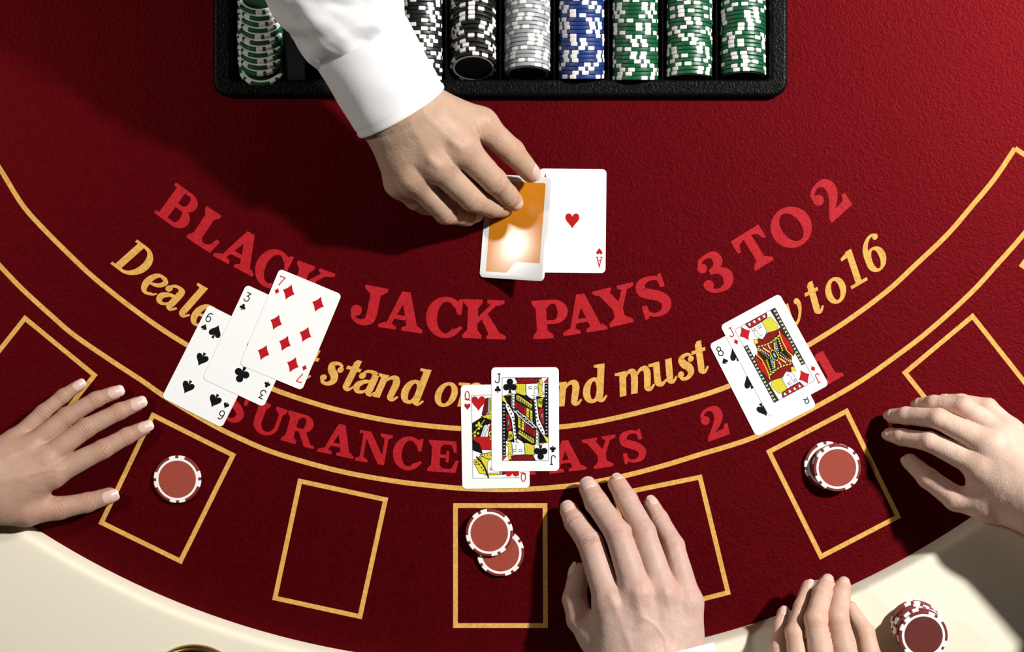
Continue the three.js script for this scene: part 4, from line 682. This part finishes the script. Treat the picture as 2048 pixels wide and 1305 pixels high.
// a sleeve or cuff: rings of cloth along a line [px, py, height, half width, half height], with folds pushed in or out by fold(k, angle) in mm
function clothTube(list, rings, seg, fold, lip = 2) {
  const c = new THREE.CatmullRomCurve3(list.map((p) => new THREE.Vector3(...at(p[0], p[1], p[2]))), false, 'centripetal'), pos = [], uv = [], idx = [], W = seg + 1;
  const rad = (k, i) => { const t = k * (list.length - 1), q = Math.min(Math.floor(t), list.length - 2), u = t - q, e = u * u * (3 - 2 * u); return lerp(list[q][i], list[q + 1][i], e); };
  const rows = []; for (const d of [-2, -1.2, -0.4]) rows.push([0, lip * d / -2 * -1, 1 + d]); // placeholder rows replaced below
  rows.length = 0;
  rows.push([0.06, -1.6, 1], [0.03, -1.5, 1], [0.004, -1.3, 1], [0, -0.6, 1]); for (let i = 0; i <= rings; i++) rows.push([i / rings, 0, 0]);
  rows.forEach(([k, inset], r) => {
    const p = c.getPoint(k), tg = c.getTangent(k), side = new THREE.Vector3(-tg.z, 0, tg.x).normalize(), up = new THREE.Vector3().crossVectors(side, tg).normalize(); if (up.y < 0) up.negate();
    const rx = rad(k, 3), ry = rad(k, 4);
    for (let j = 0; j <= seg; j++) {
      const a = j / seg * Math.PI * 2, f = fold(k, a, r), s = 1 + (inset + f) / rx, x = Math.cos(a) * rx * s, y = Math.sin(a) * ry * (1 + (inset + f) / ry);
      pos.push((p.x + side.x * x + up.x * y) / 1000, TY + (p.y + side.y * x + up.y * y) / 1000, (p.z + side.z * x + up.z * y) / 1000); uv.push(a * rx / 1000, k * c.getLength() / 1000);
    }
  });
  for (let r = 0; r < rows.length - 1; r++) for (let j = 0; j < seg; j++) { const a = r * W + j; idx.push(a, a + 1, a + W, a + 1, a + W + 1, a + W); }
  const g = new THREE.BufferGeometry(); g.setAttribute('position', new THREE.Float32BufferAttribute(pos, 3)); g.setAttribute('uv', new THREE.Float32BufferAttribute(uv, 2)); g.setIndex(idx); g.computeVertexNormals();
  { const n = g.attributes.normal; for (let r = 0; r < rows.length; r++) { const a = r * W, b = a + seg, v = new THREE.Vector3(n.getX(a) + n.getX(b), n.getY(a) + n.getY(b), n.getZ(a) + n.getZ(b)).normalize(); n.setXYZ(a, v.x, v.y, v.z); n.setXYZ(b, v.x, v.y, v.z); } }
  return g;
}
const plainSleeve = (t, list) => part('sleeve', clothTube(list, 50, 64, (k, a) => 1.2 * noise3(Math.cos(a) * 1.3, Math.sin(a) * 1.3, k * 4)), M.dark, t);
{ // the dealer: a fist of bent fingers, the first two and the thumb at the card
  const t = person('dealer reaching in with a white shirt cuff, fingers pinching the orange card', {
    skin: [0.48, 0.322, 0.228], rosy: 0.9, folds: 0.6, kp: 13, kf: 8,
    palm: [
      [[836, 204, 86, 15.5], [921, 290, 78, 13.5]], [[815, 214, 89, 17], [872, 322, 78, 13.5]], [[788, 236, 86, 16], [828, 352, 70, 12.5]], [[766, 252, 81, 15], [800, 365, 60, 11.5]],
      [[846, 206, 76, 15], [962, 247, 58, 12.5]], [[868, 234, 72, 15], [912, 266, 68, 12]], [[836, 204, 86, 14], [768, 250, 82, 14]], [[803, 222, 82, 24], [735, 105, 98, 23]],
    ],
    fingers: [
      { joints: [[921, 294, 78, 13], [988, 362, 56, 10.5], [1014, 391, 34, 9.1], [1027, 403, 21, 8.2]], nail: { up: [0.75, 0.2, 0.75], len: 12, w: 11 } },
      { joints: [[871, 327, 78, 12.8], [945, 398, 52, 10.5], [985, 413, 30, 9.1], [1004, 416, 18, 8.2]] },
      { joints: [[826, 356, 70, 12], [893, 425, 42, 10], [933, 431, 23, 8.8], [950, 427, 15, 8]] },
      { joints: [[798, 366, 60, 11], [832, 398, 42, 9.2], [850, 409, 28, 8.2], [862, 414, 19, 7.6]], folds: 0 },
      { joints: [[962, 248, 58, 12], [1024, 304, 42, 10.5], [1061, 346, 25, 8.2]], nail: { up: [0.55, 0.75, -0.35], len: 13.5, w: 12 }, thumb: 1, folds: 0.3 },
    ],
    marks: [[[[905, 283], [921, 296]], -0.9, 3, 50], [[[860, 322], [876, 332]], -0.9, 3, 50], [[[944, 236], [951, 254], [956, 268]], 0.45, 0.8, 30], [[[938, 240], [946, 262]], 0.35, 0.6, 30], [[[850, 230], [905, 285]], -0.45, 2.6, 50], [[[820, 245], [862, 320]], -0.4, 2.6, 50]],
  });
  const folds = (k, a) => { const u = Math.cos(a), w = Math.sin(a); return 1.6 * Math.sin(a * 7 + k * 10) * Math.exp(-((k - 0.057) ** 2) / 0.012) * clamp(k * 28, 0, 1) + 2.2 * noise3(u * 1.2 + k * 1.5, w * 1.1, k * 3) + 0.9 * noise3(u * 3 + k * 3, w * 3 + 5, k * 5); };
  part('shirt_cuff', clothTube([[803.5, 224, 82, 39.8, 34], [778, 181, 88, 40, 33], [752, 136, 94, 40.5, 33], [722, 84, 100, 41, 33.5]], 26, 96, (k, a) => 0.5 * noise3(Math.cos(a) * 1.3, Math.sin(a) * 1.3, k * 2) + 0.5 * Math.exp(-(((k - 0.035) / 0.02) ** 2)) - 0.5 * Math.exp(-(((k - 0.075) / 0.015) ** 2))), M.cotton, t, 'stiff white shirt cuff');
  part('shirt_sleeve', clothTube([[727, 92, 99, 39, 31], [700, 44, 106, 45, 37], [672, -6, 113, 48, 41], [640, -66, 122, 51, 44], [560, -220, 144, 57, 50], [480, -390, 174, 61, 54], [330, -760, 240, 68, 62], [325, -772, 242, 3, 3]], 150, 120, (k, a) => folds(k * 1.4, a)), M.cotton, t, 'white cotton shirt sleeve with soft folds');
}
{ // the player whose hand lies spread beside the single chip
  const t = person('bare outspread hand with long pale nails resting flat beside a single red chip', {
    skin: [0.42, 0.258, 0.188], rosy: 1, folds: 0.26, kp: 13, kf: 5.5,
    palm: [
      [[-60, 945, 42, 14], [26, 884, 22, 9.5]], [[-70, 955, 44, 16], [54, 899, 25, 10.5]], [[-75, 968, 45, 17], [84, 922, 27, 11.5]], [[-75, 985, 45, 17], [104, 950, 26, 11.5]], [[-70, 1005, 42, 18], [50, 1022, 23, 13]], [[0, 990, 34, 15], [70, 982, 24, 10]],
      [[-80, 972, 47, 24], [-330, 1010, 62, 34]],
    ],
    fingers: [
      { joints: [[28, 882, 21, 8.2], [86, 826, 15, 6.6], [126, 793, 10.5, 5.9], [157, 772, 7.2, 5.0]], nail: { len: 11.5, w: 8.2, end: 1.35, tip: 0.8 } },
      { joints: [[56, 897, 25, 9.6], [133, 834, 18, 7.8], [192, 800, 11.5, 6.7], [229, 786, 7.8, 5.9]], nail: { len: 14, w: 9.8, end: 1.45, tip: 0.76 } },
      { joints: [[86, 920, 27, 10.2], [172, 857, 19, 8.2], [238, 824, 12, 7.1], [273, 809, 8, 6.2]], nail: { len: 14.5, w: 10.2, end: 1.45, tip: 0.78 } },
      { joints: [[106, 949, 26, 10.4], [206, 899, 18, 8.0], [254, 873, 11.5, 7.0], [288, 857, 7.8, 6.0]], nail: { len: 13, w: 9.6, end: 1.4, tip: 0.78, up: [-0.1, 1, -0.15] } },
      { joints: [[55, 1020, 24, 13], [117, 1017, 18, 9.6], [174, 1006, 12.5, 8.2], [219, 992, 9, 7]], nail: { len: 14, w: 11, end: 1.15, up: [0.1, 1, 0.25] }, thumb: 1, folds: 0.22 },
    ],
    marks: [[[[60, 958], [105, 945]], 0.4, 1.4, 15], [[[20, 915], [80, 905]], 0.3, 1.6, 15], [[[-10, 950], [100, 915]], -0.5, 3, 15], [[[-10, 965], [125, 938]], -0.5, 3, 15], [[[-10, 930], [70, 885]], -0.45, 2.6, 15], [[[100, 998], [112, 1002], [124, 998]], 0.5, 0.8, 5]],
  });
  plainSleeve(t, [[-270, 1001, 58, 44, 37], [-400, 1021, 68, 48, 41], [-800, 1085, 110, 58, 50], [-812, 1087, 111, 3, 3]]);
}
{ // the player in the middle, cuff just inside the frame
  const t = person('hand of a player in a white cuff, fingers lightly arched beside the two overlapping chips', {
    skin: [0.51, 0.345, 0.287], rosy: 0.9, folds: 0.5, kp: 14, kf: 6.5,
    palm: [
      [[1248, 1370, 56, 19], [1222, 1218, 51, 13.8]], [[1290, 1380, 59, 20], [1276, 1194, 55, 13.8]], [[1330, 1378, 57, 19], [1328, 1194, 52, 13]], [[1372, 1365, 51, 17], [1377, 1208, 46, 12]], [[1250, 1360, 48, 19], [1192, 1275, 38, 14]], [[1250, 1270, 44, 17], [1225, 1215, 42, 13]],
      [[1305, 1360, 56, 28], [1345, 1520, 66, 33]],
    ],
    fingers: [
      { joints: [[1221, 1212, 51, 12.6], [1180, 1087, 34, 10.6], [1151, 1046, 20, 9.4], [1139, 1023, 12.5, 8.2]], nail: { len: 11.5, w: 11, up: [-0.15, 1, -0.35] }, folds: 1.0 },
      { joints: [[1274, 1188, 55, 12.8], [1236, 1068, 40, 10.8], [1193, 1006, 22, 9.8], [1178, 977, 13, 8.6]], nail: { len: 13, w: 13, up: [0.05, 1, -0.45] } },
      { joints: [[1326, 1188, 52, 12.3], [1287, 1065, 38, 10.2], [1253, 1000, 22, 9.2], [1235, 969, 13, 8.2]], nail: { len: 8, w: 10, up: [0.3, 0.7, -0.8] } },
      { joints: [[1375, 1204, 46, 11.6], [1347, 1092, 32, 9], [1318, 1040, 18, 8], [1302, 1010, 11, 7]], nail: { len: 10, w: 9, up: [0.5, 1, -0.3] } },
      { joints: [[1192, 1275, 38, 13.5], [1160, 1240, 32, 11], [1149, 1200, 24, 10], [1157, 1146, 14, 8.4]], nail: { len: 13, w: 11, up: [-1, 0.35, 0] }, thumb: 1 },
    ],
    marks: [[[[1222, 1192], [1228, 1206]], -1.1, 4, 40], [[[1284, 1172], [1288, 1184]], -0.9, 4, 40], [[[1334, 1176], [1337, 1188]], -0.7, 4, 40], [[[1258, 1196], [1272, 1262]], 0.7, 3.2, 40], [[[1311, 1188], [1318, 1240]], 0.6, 3.2, 40], [[[1360, 1190], [1362, 1240]], 0.4, 3.2, 40], [[[1290, 1238], [1310, 1250], [1330, 1278], [1338, 1305]], -0.42, 1.5, 40], [[[1290, 1238], [1270, 1258]], -0.35, 1.5, 40], [[[1330, 1180], [1345, 1230], [1352, 1300]], -0.35, 1.8, 40], [[[1222, 1195], [1240, 1240], [1262, 1300]], -0.5, 2.4, 40], [[[1270, 1180], [1285, 1240]], -0.45, 2.4, 40]],
  });
  part('shirt_cuff', clothTube([[1322, 1315, 56, 45, 36], [1340, 1380, 62, 46, 37], [1362, 1470, 70, 47, 38], [1390, 1700, 90, 50, 46], [1340, 2160, 150, 58, 54], [1337, 2172, 152, 3, 3]], 90, 80, (k, a) => 0.8 * noise3(Math.cos(a) * 1.3, Math.sin(a) * 1.3, k * 6)), M.cotton, t, 'white shirt cuff');
}
{ // the player on the far side, bent fingertips on the felt
  const t = person('slender bare hand with arched fingers and bare forearm beside the stack of three chips', {
    skin: [0.68, 0.48, 0.38], rosy: 0.8, folds: 0.07, kp: 13, kf: 7,
    palm: [
      [[2070, 1008, 70, 19], [1962, 935, 57, 12]], [[2085, 988, 72, 19], [1982, 893, 59, 11.5]], [[2092, 972, 69, 17], [2003, 873, 54, 10.5]], [[2100, 962, 63, 15], [2024, 868, 48, 10]], [[2080, 1024, 62, 18], [1978, 1010, 50, 14]], [[2010, 985, 58, 15], [1960, 965, 50, 10]],
      [[2080, 1000, 66, 26], [2420, 1135, 110, 36]],
    ],
    fingers: [
      { joints: [[1960, 932, 57, 11.2], [1860, 884, 42, 8.2], [1803, 875, 22, 7], [1780, 870, 12, 6]], nail: { len: 8, w: 8, up: [-0.6, 0.6, 0.3] } },
      { joints: [[1980, 890, 59, 11.2], [1877, 838, 46, 8.5], [1812, 832, 24, 7.3], [1785, 833, 12, 6.2]], nail: { len: 9, w: 9, up: [-0.5, 0.8, -0.6], end: 1.1 } },
      { joints: [[2002, 868, 54, 10.4], [1928, 814, 44, 8.2], [1868, 808, 26, 7], [1840, 810, 14, 6]], nail: { len: 9, w: 8.5, up: [-0.4, 0.9, -0.7], end: 1.2 } },
      { joints: [[2023, 864, 48, 9.6], [1976, 815, 40, 7.4], [1922, 804, 30, 6.4], [1888, 802, 20, 5.6]], nail: { len: 10, w: 8, up: [0, 0.55, -1], end: 1.1 } },
      { joints: [[1978, 1010, 50, 13.5], [1912, 998, 40, 10.2], [1856, 957, 26, 8.6], [1820, 924, 14, 6.8]], nail: { len: 12, w: 9.5, up: [-0.6, 0.7, 0.6] }, thumb: 1 },
    ],
    marks: [[[[1955, 985], [1930, 975]], 0.6, 1, 30]],
  });
  plainSleeve(t, [[2350, 1107, 101, 46, 40], [2480, 1158, 118, 50, 43], [2880, 1320, 180, 60, 54], [2892, 1325, 182, 3, 3]]);
}
{ // the hand lying on the rail next to the tall stack
  const t = person('loosely curled hand on the cream rail beside the tall stack of red chips', {
    skin: [0.58, 0.39, 0.30], rosy: 0.9, folds: 0.06, kp: 12, kf: 6, kff: 0.8,
    palm: [
      [[1640, 1470, 68, 18], [1698, 1348, 62, 11.5]], [[1630, 1475, 70, 18], [1648, 1348, 66, 11.5]], [[1615, 1475, 68, 17], [1602, 1354, 61, 11]], [[1605, 1475, 64, 16], [1564, 1372, 54, 10.5]], [[1650, 1470, 58, 17], [1732, 1372, 50, 12]],
      [[1630, 1480, 68, 26], [1640, 1740, 80, 33]],
    ],
    fingers: [
      { joints: [[1698, 1345, 62, 11], [1675, 1236, 57, 9], [1681, 1192, 42, 7.8], [1686, 1172, 32, 6.6]], nail: { len: 9, w: 9, up: [0, 0.7, -0.7] } },
      { joints: [[1648, 1345, 66, 11], [1631, 1240, 60, 9.2], [1644, 1190, 43, 8], [1653, 1167, 32, 6.8]], nail: { len: 9, w: 9, up: [0, 0.7, -0.7] } },
      { joints: [[1602, 1352, 61, 10.5], [1589, 1266, 55, 7.6], [1603, 1214, 39, 6.4], [1617, 1174, 29, 5.8]], nail: { len: 10, w: 8, up: [0.4, 0.8, -0.4] } },
      { joints: [[1564, 1370, 54, 10], [1557, 1296, 46, 7], [1561, 1250, 38, 5.8], [1567, 1227, 32, 5.3]], nail: { len: 9, w: 8, up: [0, 0.9, -0.4] } },
      { joints: [[1732, 1370, 50, 11.5], [1742, 1322, 47, 9.6], [1729, 1266, 41, 8.2], [1700, 1217, 33, 6]], thumb: 1 },
    ],
  });
  plainSleeve(t, [[1638, 1670, 77, 40, 37], [1680, 1800, 86, 44, 41], [1860, 2180, 130, 58, 54], [1865, 2192, 131, 3, 3]]);
}
renderer.render(scene, camera);
